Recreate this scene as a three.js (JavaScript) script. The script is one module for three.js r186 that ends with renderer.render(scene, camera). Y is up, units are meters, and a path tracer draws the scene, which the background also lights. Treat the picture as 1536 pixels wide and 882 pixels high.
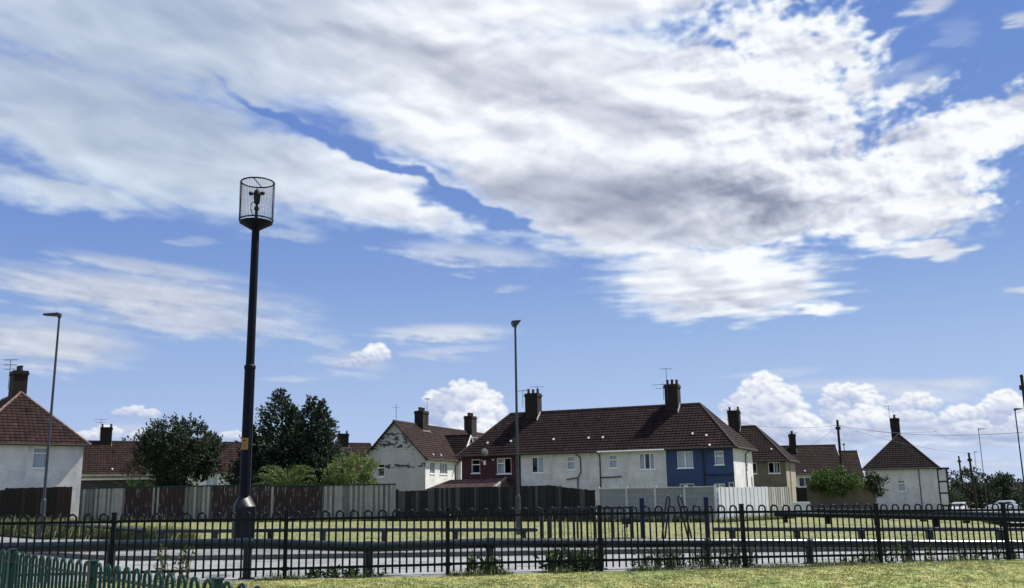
import * as THREE from 'three';
import { mergeGeometries } from 'three/addons/utils/BufferGeometryUtils.js';
import { RoundedBoxGeometry } from 'three/addons/geometries/RoundedBoxGeometry.js';

// ---------------------------------------------------------------- camera, sun, exposure
const D2R = Math.PI / 180;
const scene = new THREE.Scene();
const camera = new THREE.PerspectiveCamera(34.28, 1024 / 588, 0.1, 6000);
camera.position.set(0, 1.35, 0);
camera.rotation.order = 'YXZ';
camera.rotation.set(11.96 * D2R, 0, -0.9 * D2R);
const renderer = new THREE.WebGLRenderer({ antialias: true });
renderer.setSize(1024, 588);
renderer.toneMapping = THREE.LinearToneMapping;
renderer.toneMappingExposure = 1.36;
renderer.shadowMap.enabled = true;
const SUN_AZ = 63, SUN_EL = 54;                       // degrees to the right of straight ahead, degrees up
const sunDir = new THREE.Vector3(Math.sin(SUN_AZ * D2R) * Math.cos(SUN_EL * D2R), Math.sin(SUN_EL * D2R), -Math.cos(SUN_AZ * D2R) * Math.cos(SUN_EL * D2R));
const sun = new THREE.DirectionalLight(new THREE.Color().setRGB(1.0, 0.96, 0.89), 5.0);
sun.name = 'sun';
sun.position.copy(sunDir).multiplyScalar(150).add(new THREE.Vector3(0, 0, -50));
sun.target.position.set(0, 0, -50);
sun.castShadow = true;
sun.shadow.mapSize.set(4096, 4096);
Object.assign(sun.shadow.camera, { left: -90, right: 90, top: 90, bottom: -90, near: 1, far: 400 });
scene.add(sun, sun.target);

// ---------------------------------------------------------------- noise
function rng(seed) {
  let s = seed >>> 0;
  return () => { s = (s + 0x6D2B79F5) >>> 0; let t = Math.imul(s ^ (s >>> 15), 1 | s); t = (t + Math.imul(t ^ (t >>> 7), 61 | t)) ^ t; return ((t ^ (t >>> 14)) >>> 0) / 4294967296; };
}
const PERM = new Uint8Array(512), GRAD = new Float32Array(512);
{ const r = rng(77), p = [...Array(256).keys()]; for (let i = 255; i > 0; i--) { const j = Math.floor(r() * (i + 1)); [p[i], p[j]] = [p[j], p[i]]; } for (let i = 0; i < 512; i++) PERM[i] = p[i & 255]; for (let i = 0; i < 256; i++) { GRAD[2 * i] = Math.cos(i / 256 * 6.2831853); GRAD[2 * i + 1] = Math.sin(i / 256 * 6.2831853); } }
function perlin(x, y) {
  const fx = Math.floor(x), fy = Math.floor(y), X = fx & 255, Y = fy & 255; x -= fx; y -= fy;
  const u = x * x * x * (x * (x * 6 - 15) + 10), v = y * y * y * (y * (y * 6 - 15) + 10);
  const a = PERM[PERM[X] + Y] * 2, b = PERM[PERM[X + 1] + Y] * 2, c = PERM[PERM[X] + Y + 1] * 2, d = PERM[PERM[X + 1] + Y + 1] * 2;
  const n0 = GRAD[a] * x + GRAD[a + 1] * y, n1 = GRAD[b] * (x - 1) + GRAD[b + 1] * y, n2 = GRAD[c] * x + GRAD[c + 1] * (y - 1), n3 = GRAD[d] * (x - 1) + GRAD[d + 1] * (y - 1);
  return ((n0 + u * (n1 - n0)) + v * ((n2 + u * (n3 - n2)) - (n0 + u * (n1 - n0)))) * 1.5;
}
function fbm(x, y, oct, gain = 0.5) { let s = 0, a = 1, t = 0; for (let i = 0; i < oct; i++) { s += a * perlin(x, y); t += a; x = x * 2.03 + 17.3; y = y * 2.03 - 9.1; a *= gain; } return s / t; }
const clamp = (x, a = 0, b = 1) => x < a ? a : x > b ? b : x, sstep = (a, b, x) => { const t = clamp((x - a) / (b - a)); return t * t * (3 - 2 * t); }, mix = (a, b, t) => a + (b - a) * t;
const lin = (v) => v <= 0.04045 ? v / 12.92 : Math.pow((v + 0.055) / 1.055, 2.4);

// ---------------------------------------------------------------- the sky: blue air, a sheet of altocumulus, streaks and far cumulus, given by azimuth and elevation in degrees
const SKY_BIG = [[-4.84,21.92,7.45,2.4,-20,1],[1.04,18.96,5.96,2.45,-20,1],[5.14,16.46,4.76,1.9,-16,0.95],[17.39,23.74,5.43,4.04,0,0.9],[-22.03,26.18,14.67,3.51,-6,1],[-6.13,25.71,14.64,4.51,-12,1],[5.79,22.51,12.88,5.78,-14,1],[14.42,21.46,7.84,6.42,-8,1],[9.69,17.02,12.83,3.14,-6,1],[12.41,12.13,7.08,2.43,-3,0.9],[21.68,16.47,6.63,3.15,-8,1],[26.55,18.88,5.86,1.95,8,0.9],[-23.07,20.09,12.28,3.63,-10,1],[-11.42,18.68,11.51,2.25,-12,1],[-26.34,16.79,6.19,1.0,-3,0.7],[1.72,29.8,16.01,3.27,0,1],[16.42,26.44,3.98,3.25,0,0.55],[22.91,21.47,4.1,1.3,8,0.4],[24.18,13.01,2.36,0.66,-3,0.8],[18.19,10.3,2.18,0.46,-5,0.6],[7.93,14.47,4.32,1.03,-14,0.6]];
const SKY_GAP = [[-8.17,19.78,9.16,0.31,-23,1.15],[-3.58,17.3,3.97,0.56,-18,1.1],[-28.49,18.29,3.46,0.77,-12,0.3],[-29.41,21.12,1.86,0.48,-10,0.35],[14.32,25.59,2.21,0.37,-20,0.4],[19.33,23.48,1.6,1.09,0,0.4]];
const SKY_GREY = [[-2.7,25.2,9.34,1.59,-12,0.5],[4.95,22.74,7.43,1.31,-14,0.45],[8.07,17.31,9.01,1.81,-4,1.0],[2.28,17.94,5.17,1.35,-10,0.8],[14.4,15.69,5.65,1.01,4,0.75],[-18.2,27.04,9.22,2.14,0,0.35],[-22.85,22.12,10.91,2.52,-8,0.35],[-11.22,26.22,6.01,1.48,-10,0.4],[11.37,11.2,6.17,0.71,0,0.3]];
const SKY_WISP = [[-2.15,14.31,5.0,0.8,-5,0.75],[-21.14,12.88,5.97,0.56,-5,0.75],[-22.12,11.47,9.69,1.27,-3,0.95],[-18.43,10.0,7.24,0.91,-2,0.8],[-26.34,8.47,4.85,1.58,-2,0.95],[-4.21,9.64,4.3,0.6,1,1.0],[-3.61,8.64,2.99,0.28,3,0.55],[-4.82,8.2,2.38,0.24,-3,0.5],[-18.86,14.67,1.44,0.3,0,0.4],[-13.71,15.31,2.35,0.39,-5,0.55],[-13.04,6.91,1.71,0.23,2,0.45],[4.66,14.29,2.39,0.56,-12,0.5],[28.56,10.33,0.94,0.25,0,0.8],[19.98,5.72,5.28,0.52,-3,0.5],[25.6,25.9,1.37,0.58,10,0.95],[29.94,24.26,0.92,0.43,-10,0.85],[20.83,24.27,0.84,0.72,30,0.8],[27.18,24.18,0.96,1.03,0,0.25],[21.52,22.42,1.39,0.72,25,0.6],[24.79,22.06,1.5,0.78,15,0.6],[23.42,22.83,2.03,0.5,20,0.4],[-9.58,7.84,2.33,0.87,-5,0.5],[-10.98,9.12,1.0,0.55,-10,0.4],[-2.78,13.11,0.88,0.16,-5,0.4],[-0.32,12.29,1.2,0.16,-3,0.4],[15.31,6.71,2.97,0.31,3,0.35],[25.12,5.61,1.96,0.36,0,0.5],[23.06,5.18,4.05,0.8,0,0.5],[25.83,15.55,1.97,0.36,-10,0.5],[-21.64,3.9,2.75,0.44,0,0.5]];
const SKY_CUM = [[13.95,3.32,2.24,0.61,0.5],[16.89,3.04,2.17,0.6,0.55],[19.76,3.13,2.1,0.59,0.5],[22.57,3.57,1.69,0.44,0.6],[25.17,2.99,1.95,0.5,0.5],[27.39,2.83,1.56,0.56,0.5],[-3.23,3.69,2.37,0.55,0.6],[-4.81,5.67,0.63,0.63,0.9],[-3.22,5.97,0.79,0.79,1],[-2.34,6.04,0.8,0.79,1],[-1.42,5.56,0.72,0.71,1],[-1.03,4.76,0.64,0.63,0.95],[-3.94,5.35,1.03,1.03,0.45],[-2.82,5.06,1.19,1.18,0.5],[-1.83,4.65,1.03,1.02,0.8],[-4.61,4.68,0.79,0.79,0.3],[-3.22,4.08,1.03,0.86,0.6],[-1.64,3.75,0.87,0.71,0.85],[-5.2,3.63,0.94,0.55,0.8],[-0.26,3.26,0.79,0.47,0.8],[-3.62,3.5,1.18,0.55,0.8],[-22.22,4.8,0.62,0.29,0.5],[-21.54,4.96,0.48,0.29,0.75],[-20.83,4.75,0.56,0.3,0.65],[-8.21,8.36,0.78,0.55,0.85],[-8.99,8.04,0.78,0.47,0.5],[-9.97,7.72,0.85,0.35,0.35],[-22.99,3.7,0.88,0.43,0.75],[-23.99,3.51,0.66,0.32,0.7],[-21.1,3.54,0.9,0.33,0.7],[-16.29,3.56,0.8,0.3,0.6],[-15.19,3.67,0.67,0.27,0.75],[-6.38,3.53,1.02,0.47,0.6],[14.72,6.28,0.63,0.65,1],[15.25,5.87,0.67,0.69,1],[13.93,5.81,0.6,0.62,0.85],[15.94,5.16,0.81,0.84,1],[16.26,4.38,0.88,0.91,0.95],[14.46,5.22,0.97,1.0,0.6],[13.31,5.07,0.68,0.69,0.6],[15.33,4.42,1.26,1.14,0.6],[13.64,4.29,1.12,0.92,0.5],[16.57,3.62,1.09,0.83,0.85],[14.71,3.49,1.48,0.84,0.45],[12.85,3.74,0.9,0.77,0.55],[17.62,3.2,1.08,0.67,0.75],[12.61,4.71,0.53,0.54,0.55],[18.52,5.42,0.57,0.53,0.95],[19.31,5.38,0.64,0.6,1],[20.12,5.27,0.63,0.6,1],[20.53,4.76,0.63,0.59,0.95],[19.18,4.64,0.92,0.82,0.35],[20.19,4.04,0.84,0.74,0.85],[21.04,3.74,0.83,0.59,0.9],[18.6,4.1,0.86,0.67,0.5],[19.44,3.51,1.2,0.67,0.6],[18.12,4.87,0.43,0.45,0.6],[22.85,4.76,0.88,0.51,0.8],[23.5,4.51,0.6,0.36,0.75],[21.96,4.44,0.68,0.44,0.6],[22.6,3.93,1.15,0.36,0.7],[26.79,4.54,0.57,0.5,1],[27.33,4.58,0.63,0.56,1],[27.85,4.13,0.62,0.63,0.95],[26.27,4.22,0.45,0.43,0.8],[27.02,3.72,0.94,0.77,0.45],[24.95,4.0,0.59,0.5,0.9],[25.59,3.9,0.65,0.5,0.8],[24.43,3.74,0.59,0.43,0.8],[27.92,3.32,0.74,0.63,0.7],[25.51,3.08,1.1,0.57,0.6],[27.08,2.84,1.25,0.49,0.45]];
const SKY_BAND = [[13.48,1.82,5.59,0.45,0,0.7],[21.87,3.42,6.83,0.8,0,0.6],[26.11,2.71,3.83,0.63,0,0.6],[18.16,0.89,6.38,0.33,0,0.6],[15.76,2.59,5.12,0.38,0,0.7],[20.08,2.75,4.19,0.52,0,0.55],[25.1,2.29,4.86,0.35,0,0.6],[17.51,1.72,4.3,0.33,0,0.5],[23.37,1.49,5.31,0.32,0,0.6],[26.58,1.12,3.14,0.28,0,0.6],[20.58,0.55,4.13,0.25,0,0.5],[25.86,0.37,3.81,0.24,0,0.6],[-2.83,2.82,6.31,0.39,0,0.6],[-17.0,3.07,6.53,0.22,0,0.4]];
function buildSky() {
  const W = 4096, H = 3072, WEDGE = 1024, half = 45, rows = H / 2;
  const data = new Float32Array(W * H * 4);
  const prep = (list) => list.map(([a, e, rx, ry, rot, w]) => ({ a, e, rx, ry, c: Math.cos(rot * D2R), s: Math.sin(rot * D2R), w }));
  const big = prep(SKY_BIG), gap = prep(SKY_GAP), grey = prep(SKY_GREY), wisp = prep(SKY_WISP), band = prep(SKY_BAND);
  const dist = (p, a, e, ce) => { const dx = (a - p.a) * ce, dy = e - p.e, u = (dx * p.c + dy * p.s) / p.rx, v = (-dx * p.s + dy * p.c) / p.ry; return Math.sqrt(u * u + v * v); };
  // colours of the clear air by elevation (sRGB), as the zenith is bluest
  const air = [[-2, 196, 210, 236], [2, 186, 204, 236], [5, 172, 195, 234], [9, 153, 181, 226], [13, 132, 163, 218], [18, 114, 146, 209], [24, 106, 139, 206], [32, 94, 130, 202], [60, 72, 110, 190], [90, 62, 98, 180]];
  const airAt = (e, out) => { let i = 0; while (i < air.length - 2 && e > air[i + 1][0]) i++; const t = clamp((e - air[i][0]) / (air[i + 1][0] - air[i][0])); for (let c = 0; c < 3; c++) out[c] = mix(air[i][c + 1], air[i + 1][c + 1], t); };
  const buf = new Float32Array(WEDGE * rows * 3), rgb = [0, 0, 0];
  for (let r = 0; r < rows; r++) {
    const e = (r + 0.5) / rows * 90, er = e * D2R, ce = Math.cos(er), se = Math.max(Math.sin(er), 0.02);
    for (let q = 0; q < WEDGE; q++) {
      const a = (q + 0.5) / WEDGE * 90 - half, ar = a * D2R;
      airAt(e, rgb);
      const side = a / 45 * 9; rgb[0] += side * 0.9; rgb[1] += side * 0.9; rgb[2] += side * 0.6;      // a little paler to the side of the sun
      // the cloud sheet lies level, so its grain is laid out on a plane overhead and foreshortens towards the horizon
      const px = ce * Math.sin(ar) / se, pz = ce * Math.cos(ar) / se;
      const wx = a * ce, wy = e;
      const w1 = fbm(px * 2.1 + 3, pz * 2.1, 4), w2 = fbm(px * 2.1 + 40, pz * 2.1 + 9, 4);
      const along = wx * 0.945 - wy * 0.326, across = wx * 0.326 + wy * 0.945;                     // the sheet is combed by the wind, down to the right
      const la = a + w1 * 1.3 + fbm(wx * 0.45 + 7, wy * 0.8, 4, 0.45) * 0.9, le = e + w2 * 0.6 + fbm(wx * 0.45 + 31, wy * 0.8 + 5, 4, 0.45) * 0.6;
      // --- altocumulus sheet
      let C = -1;
      for (const p of big) { const d = dist(p, la, le, ce); if (d < 2.2) { const v = p.w * (1 - d) - (1 - p.w) * 0.25; if (v > C) C = C + 0.5 * (v - C) + 0.5 * (v - C); } }
      const over = sstep(25, 40, e);                                                                       // above the picture the sheet goes on in patches
      if (over > 0) { const v = 0.02 + 0.9 * fbm(px * 0.9 + 11, pz * 0.9 + 5, 3); C = mix(C, Math.max(C * (1 - over), v), over); }
      const farSide = sstep(29, 36, Math.abs(a)) * (1 - over);
      if (farSide > 0) { const v = 0.9 * fbm(px * 0.9 + 11, pz * 0.9 + 5, 3) + 0.12 * sstep(8, 20, e) - 0.35 * (1 - sstep(6, 14, e)); C = mix(C, v, farSide); }
      for (const p of gap) { const d = dist(p, la, le, ce); if (d < 1.5) C -= p.w * 0.62 * sstep(1.5, 0.2, d); }
      // grain: cells of cloud and fine tufts
      const right = sstep(6, 16, a), streak = fbm(along * 0.32 + w1 * 0.6, across * 1.5 + w2 * 0.6, 5, 0.5), cells = fbm(wx * 0.95 + w1 * 0.8, wy * 1.35 + w2 * 0.8, 5, 0.48);
      const g1 = fbm(px * 7 + w1 * 1.2, pz * 9 + w2 * 1.2, 5, 0.45), low = sstep(15.5, 12.5, e), flat = fbm(wx * 0.28 + 61, wy * 2.1 + w2 * 0.4, 5, 0.5), g2 = mix(mix(streak, cells, 0.25 + 0.75 * right), flat, low), ridged = 1 - Math.abs(fbm(wx * 0.6 + 3.3 + w1 * 0.5, wy * 0.95 + w2 * 0.5, 3, 0.45)) * 2.4;
      const tufts = fbm(wx * 2.3 + w1 * 1.2 + 9, wy * 2.9 + w2 * 1.2, 4, 0.5), rag = 0.10 * g1 + mix(0.02, 0.22, right) * (1 - low) * tufts + mix(0.22, 0.44, right) * g2 + mix(0.04, 0.16, right) * (1 - low) * (ridged - 0.6);
      const dens = C * 1.25 + rag + 0.06;
      const soft = 0.2 * (1 - right) * (1 - low); let al = sstep(-0.06 - soft * 0.9, 0.56 + soft, dens + soft * 0.55 * g1); al = 1 - (1 - al) * (1 - al);
      const left = sstep(-4, -20, a);
      al *= mix(1, 0.86, left);
      if (al > 0.002) {
        const f1 = g2, q2 = mix(fbm((along + 0.05) * 0.32 + w1 * 0.6, (across + 0.36) * 1.5 + w2 * 0.6, 4, 0.42), fbm((wx + 0.24) * 0.95 + w1 * 0.8, (wy + 0.34) * 1.35 + w2 * 0.8, 4, 0.42), 0.25 + 0.75 * right), q3 = mix(q2, fbm((wx + 0.2) * 0.28 + 61, (wy + 0.24) * 2.1 + w2 * 0.4, 4, 0.42), low), puff = fbm(wx * 0.24 + 20 + w1 * 0.4, wy * 0.5 + w2 * 0.4 + 4, 4, 0.42), puff2 = fbm((wx + 0.5) * 0.24 + 20 + w1 * 0.4, (wy + 0.6) * 0.5 + 4 + w2 * 0.4, 4, 0.42);
        let gr = 0; for (const p of grey) { const d = dist(p, la, le, ce); if (d < 1.7) gr = Math.max(gr, p.w * sstep(1.7, 0.15, d)); }
        if (over > 0 || farSide > 0) gr = mix(gr, 0.45 * sstep(0.1, 0.7, C), Math.max(over, farSide));
        const relief = (f1 - q3) * 0.15 + (puff - puff2) * 0.5;
        let L = 0.965 - 0.30 * gr * sstep(0.05, 0.45, dens) * (0.95 + 0.35 * puff) - 0.085 * left + relief * mix(0.34, 0.62, right) * mix(1, 0.5, left) + 0.04 * puff + 0.05 * right * (1 - low) * (tufts - fbm((wx + 0.12) * 2.3 + w1 * 1.2 + 9, (wy + 0.14) * 2.9 + w2 * 1.2, 3, 0.5));
        L = clamp(L, 0.6, 1.0);
        const cr = 255 * (L * 1.03 - 0.05 - 0.02 * left), cg = 255 * Math.min(1, L * 0.99 + 0.005), cb = 255 * Math.min(1, L * 0.82 + 0.20);
        rgb[0] = mix(rgb[0], cr, al); rgb[1] = mix(rgb[1], cg, al); rgb[2] = mix(rgb[2], cb, al);
      }
      // --- streaks and lens clouds
      let wa = 0;
      const sx = fbm(wx * 0.28 + 90, wy * 2.2 + wx * 0.2, 5, 0.5), tuft = fbm(wx * 1.1, wy * 2.4 + 50, 5, 0.55);
      const sa = a + sx * 1.4 + tuft * 0.3, sE = e + sx * 0.3 + tuft * 0.16;
      for (const p of wisp) { const d = dist(p, sa, sE, ce); if (d < 1.7) { const v = p.w * sstep(0.0, 0.95, 1.25 - d + 0.45 * sx + 0.16 * tuft); wa = wa + v * (1 - wa); } }
      wa *= 0.82;
      if (wa > 0.002) { const L = 0.90 + 0.10 * sx + 0.05 * tuft - 0.04 * left; rgb[0] = mix(rgb[0], 250 * L, wa); rgb[1] = mix(rgb[1], 252 * L, wa); rgb[2] = mix(rgb[2], Math.min(255, 245 * L + 14), wa); }
      // --- grey and white bars low down
      let ba = 0;
      const bn = fbm(wx * 0.6 + 5, wy * 2.6 + 70, 5, 0.55);
      for (const p of band) { const d = dist(p, a + bn * 2, e + bn * 0.3, ce); if (d < 1.8) { const v = p.w * sstep(0.0, 0.9, 1.2 - d + 0.5 * bn); ba = ba + v * (1 - ba); } }
      if (ba > 0.002) { const L = 0.87 + 0.24 * bn; rgb[0] = mix(rgb[0], 236 * L, ba * 0.8); rgb[1] = mix(rgb[1], 242 * L, ba * 0.8); rgb[2] = mix(rgb[2], Math.min(255, 236 * L + 22), ba * 0.8); }
      const o = (r * WEDGE + q) * 3;
      buf[o] = rgb[0]; buf[o + 1] = rgb[1]; buf[o + 2] = rgb[2];
    }
  }
  // --- cumulus: heaps of overlapping puffs, lit from above on the sun's side and blue-grey underneath
  const R = rng(5);
  const puffAt = (a, e, r, bright, flat, alpha) => {
    const ce = Math.cos(e * D2R), q0 = Math.floor((a - r * 1.3 / ce + half) / 90 * WEDGE), q1 = Math.ceil((a + r * 1.3 / ce + half) / 90 * WEDGE), r0 = Math.max(0, Math.floor((e - r * 1.3) / 90 * rows)), r1 = Math.ceil((e + r * 1.3) / 90 * rows);
    const seed = R() * 100;
    for (let y = r0; y <= r1; y++) for (let q = Math.max(0, q0); q <= Math.min(WEDGE - 1, q1); q++) {
      const pa = (q + 0.5) / WEDGE * 90 - half, pe = (y + 0.5) / rows * 90, n = fbm(pa * 2.6 / Math.sqrt(r) + seed, pe * 2.6 / Math.sqrt(r), 4, 0.6);
      const dx = (pa - a) * ce / r, dy = (pe - e) / (r * flat), d = Math.sqrt(dx * dx + dy * dy) - n * 0.22;
      if (d > 1) continue;
      const k = sstep(1.0, 0.72, d) * alpha, under = sstep(0.2, -0.9, dy);
      const kk = k * mix(1, 0.6, under);
      const lit = clamp(0.74 + 0.22 * dx + 0.42 * dy + 0.34 * n, 0, 1) * bright + (1 - bright) * 0.1;
      const L = mix(0.66, 1.0, clamp(lit * 1.5 - 0.22 * under - 0.06));
      const o = (y * WEDGE + q) * 3, sh = 1 - L, cr = 255 * (0.99 - 1.13 * sh), cg = 255 * (0.995 - 0.95 * sh), cb = 255 * (1 - 0.5 * sh);
      buf[o] = mix(buf[o], cr, kk); buf[o + 1] = mix(buf[o + 1], cg, kk); buf[o + 2] = mix(buf[o + 2], cb, kk);
    }
  };
  for (const [a, e, rx, ry, b] of SKY_CUM) {
    puffAt(a, e, rx, b * 0.85, ry / rx, 0.9);
    const n = 16;
    for (let i = 0; i < n; i++) {
      const t = (i + R()) / n * Math.PI * 1.25 - 0.4, rr = 0.35 + 0.6 * Math.sqrt(R()), s = (0.16 + 0.24 * R()) * Math.min(rx, ry * 1.4);
      const up = Math.sin(t) * rr;
      puffAt(a + Math.cos(t) * rr * rx / Math.cos(e * D2R), e + up * ry, s, clamp(b * (0.72 + 0.45 * up) + 0.1 * (R() - 0.5)), 0.9, 0.75);
    }
  }
  // the same heaps, smaller, stand along the rest of the horizon
  for (const off of [36, -36, 41, -42]) for (const [a, e, rx, ry, b] of SKY_CUM.slice(off % 2 ? 8 : 26, off % 2 ? 22 : 44)) { const pa = off + (a - (off % 2 ? 2 : 19)) * 0.25; if (Math.abs(pa) < 44 && Math.abs(pa) > 32) puffAt(pa, e * 0.8, rx * 0.7, b * 0.8, ry / rx, 0.8); }
  // into the round picture; the wedge is mirrored on itself four times so that the sky closes behind the camera
  for (let r = 0; r < H; r++) for (let q = 0; q < W; q++) {
    const o = (r * W + q) * 4;
    const k = q >> 10; let c = q & 1023; if (k & 1) c = 1023 - c;      // straight ahead is the middle of a wedge
    const rr = r < rows ? 0 : r - rows, s = (rr * WEDGE + c) * 3;
    for (let i = 0; i < 3; i++) data[o + i] = lin(buf[s + i] / 255);
    data[o + 3] = 1;
  }
  return { data, W, H };
}
{
  const { data, W, H } = buildSky();
  // straight ahead (-z) lies a quarter of the way across the picture: turn the columns so that the middle of a wedge falls there
  const shift = W - 512, turned = new Float32Array(data.length);
  for (let r = 0; r < H; r++) for (let q = 0; q < W; q++) { const s = (r * W + ((q + shift) % W)) * 4, o = (r * W + q) * 4; turned[o] = data[s]; turned[o + 1] = data[s + 1]; turned[o + 2] = data[s + 2]; turned[o + 3] = 1; }
  const t = new THREE.DataTexture(turned, W, H, THREE.RGBAFormat, THREE.FloatType);
  t.mapping = THREE.EquirectangularReflectionMapping; t.magFilter = THREE.LinearFilter; t.minFilter = THREE.LinearFilter; t.colorSpace = THREE.LinearSRGBColorSpace; t.needsUpdate = true;
  scene.background = t; scene.environment = t;
  scene.backgroundIntensity = scene.environmentIntensity = 0.735;
}
// ---------------------------------------------------------------- helpers
const V = (x, y, z) => new THREE.Vector3(x, y, z);
const taken = new Map();
function numbered(name) { const n = taken.get(name) ?? 0; taken.set(name, n + 1); return n ? name + '_' + String(n).padStart(3, '0') : name; }
function thing(name, label, category, [x, y, z] = [0, 0, 0], turn = 0, group) {
  const o = new THREE.Group(); o.name = numbered(name); o.position.set(x, y, z); o.rotation.y = turn; o.userData = { label, category }; if (group) o.userData.group = group; scene.add(o); return o;
}
function metreUV(g) {                                   // texture coordinates in metres, laid on each face along the axes it faces least
  if (g.index) g = g.toNonIndexed();
  if (!g.attributes.normal) g.computeVertexNormals();
  const p = g.attributes.position, uv = new Float32Array(p.count * 2), a = V(), b = V(), c = V(), n = V();
  for (let i = 0; i < p.count; i += 3) {
    a.fromBufferAttribute(p, i); b.fromBufferAttribute(p, i + 1); c.fromBufferAttribute(p, i + 2);
    n.crossVectors(b.clone().sub(a), c.clone().sub(a)); const ax = Math.abs(n.x), ay = Math.abs(n.y), az = Math.abs(n.z);
    [a, b, c].forEach((q, k) => { const o = (i + k) * 2; if (ay >= ax && ay >= az) { uv[o] = q.x; uv[o + 1] = q.z; } else if (ax >= az) { uv[o] = q.z; uv[o + 1] = q.y; } else { uv[o] = q.x; uv[o + 1] = q.y; } });
  }
  g.setAttribute('uv', new THREE.BufferAttribute(uv, 2)); g.ownUV = true; return g;
}
const clean = (g) => { if (!g.ownUV) g = metreUV(g); for (const k of Object.keys(g.attributes)) if (!['position', 'normal', 'uv', 'color'].includes(k)) g.deleteAttribute(k); return g; };
function joined(list) { const l = [].concat(list).map(clean); if (l.length === 1) return l[0]; const g = mergeGeometries(l, false); g.ownUV = true; return g; }
function part(name, geos, material, parent) {
  const m = new THREE.Mesh(Array.isArray(geos) ? joined(geos) : clean(geos), material); m.name = name; m.castShadow = m.receiveShadow = true; parent.add(m); return m;
}
function sheet(name, geo, material) { const m = new THREE.Mesh(geo, material); m.name = numbered(name); m.userData.kind = 'structure'; m.castShadow = m.receiveShadow = true; scene.add(m); return m; }
function single(name, label, category, geos, material, group) { const m = part(numbered(name), geos, material, scene); m.userData = { label, category }; if (group) m.userData.group = group; return m; }
const boxG = (x0, x1, y0, y1, z0, z1) => new THREE.BoxGeometry(x1 - x0, y1 - y0, z1 - z0).translate((x0 + x1) / 2, (y0 + y1) / 2, (z0 + z1) / 2);
const rboxG = (x0, x1, y0, y1, z0, z1, r = 0.01) => new RoundedBoxGeometry(x1 - x0, y1 - y0, z1 - z0, 2, r).translate((x0 + x1) / 2, (y0 + y1) / 2, (z0 + z1) / 2);
const cylG = (r0, r1, y0, y1, seg = 12, x = 0, z = 0) => new THREE.CylinderGeometry(r1, r0, y1 - y0, seg).translate(x, (y0 + y1) / 2, z);
function rodG(a, b, r, seg = 6, r2 = r) {
  const d = b.clone().sub(a), g = new THREE.CylinderGeometry(r2, r, d.length(), seg); g.applyQuaternion(new THREE.Quaternion().setFromUnitVectors(V(0, 1, 0), d.clone().normalize())); return g.translate((a.x + b.x) / 2, (a.y + b.y) / 2, (a.z + b.z) / 2);
}
const lathe = (pts, seg = 16) => new THREE.LatheGeometry(pts.map(([r, y]) => new THREE.Vector2(r, y)), seg);
function pathG(points, r, seg = 6, steps = 40, tension = 0.5) { return new THREE.TubeGeometry(new THREE.CatmullRomCurve3(points, false, 'catmullrom', tension), steps, r, seg); }
function quadsG(quads) {                                // each quad: four corners anticlockwise and, if wanted, four uv pairs
  const pos = [], uv = []; let own = true;
  for (const q of quads) { const [a, b, c, d, t] = q; if (!t) own = false; for (const [p, k] of [[a, 0], [b, 1], [c, 2], [a, 0], [c, 2], [d, 3]]) { pos.push(p.x, p.y, p.z); uv.push(...(t ? t[k] : [0, 0])); } }
  const g = new THREE.BufferGeometry(); g.setAttribute('position', new THREE.Float32BufferAttribute(pos, 3)); g.setAttribute('uv', new THREE.Float32BufferAttribute(uv, 2)); g.computeVertexNormals(); if (own) g.ownUV = true; return g;
}
const baseY = (x) => -0.007 * clamp(x, -60, 60);
const dropY = (x, z) => -1.75 * sstep(60, 130, -z) * sstep(15, 60, x);
const groundY = (x, z) => baseY(x) + dropY(x, z);
const railZ = (x) => -17.36 - 0.199 * x;                // the line of the bow-top railing

// ---------------------------------------------------------------- computed textures
function tex(w, h, size, fn, srgb = true) {              // fn(u, v in metres) -> [r, g, b] 0..1
  const d = new Uint8Array(w * h * 4);
  for (let y = 0; y < h; y++) for (let x = 0; x < w; x++) { const c = fn(x / w, y / h, x, y), o = (y * w + x) * 4; d[o] = clamp(c[0]) * 255; d[o + 1] = clamp(c[1]) * 255; d[o + 2] = clamp(c[2]) * 255; d[o + 3] = 255; }
  const t = new THREE.DataTexture(d, w, h, THREE.RGBAFormat); t.wrapS = t.wrapT = THREE.RepeatWrapping; t.magFilter = THREE.LinearFilter; t.minFilter = THREE.LinearMipmapLinearFilter; t.generateMipmaps = true; if (srgb) t.colorSpace = THREE.SRGBColorSpace;
  t.repeat.set(1 / size[0], 1 / size[1]); t.needsUpdate = true; return t;
}
// noise that closes on itself at the edge of the texture
const tile = (f, u, v, su, sv, oct = 5, gain = 0.55) => { const a = (x, y) => fbm(x * su + f * 13.7, y * sv + f * 7.1, oct, gain), k = (1 - Math.cos(u * Math.PI * 2)) / 2, l = (1 - Math.cos(v * Math.PI * 2)) / 2; return mix(mix(a(u + 1, v + 1), a(u, v + 1), k), mix(a(u + 1, v), a(u, v), k), l) * 1.35; };
const rgb255 = (r, g, b) => new THREE.Color(r / 255, g / 255, b / 255).convertSRGBToLinear();
const L3 = (r, g, b) => new THREE.Color().setRGB(r, g, b);
const grey = (v) => [v, v, v];
const h2 = (i, j) => { const s = Math.sin(i * 127.1 + j * 311.7) * 43758.5453; return s - Math.floor(s); };

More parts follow.
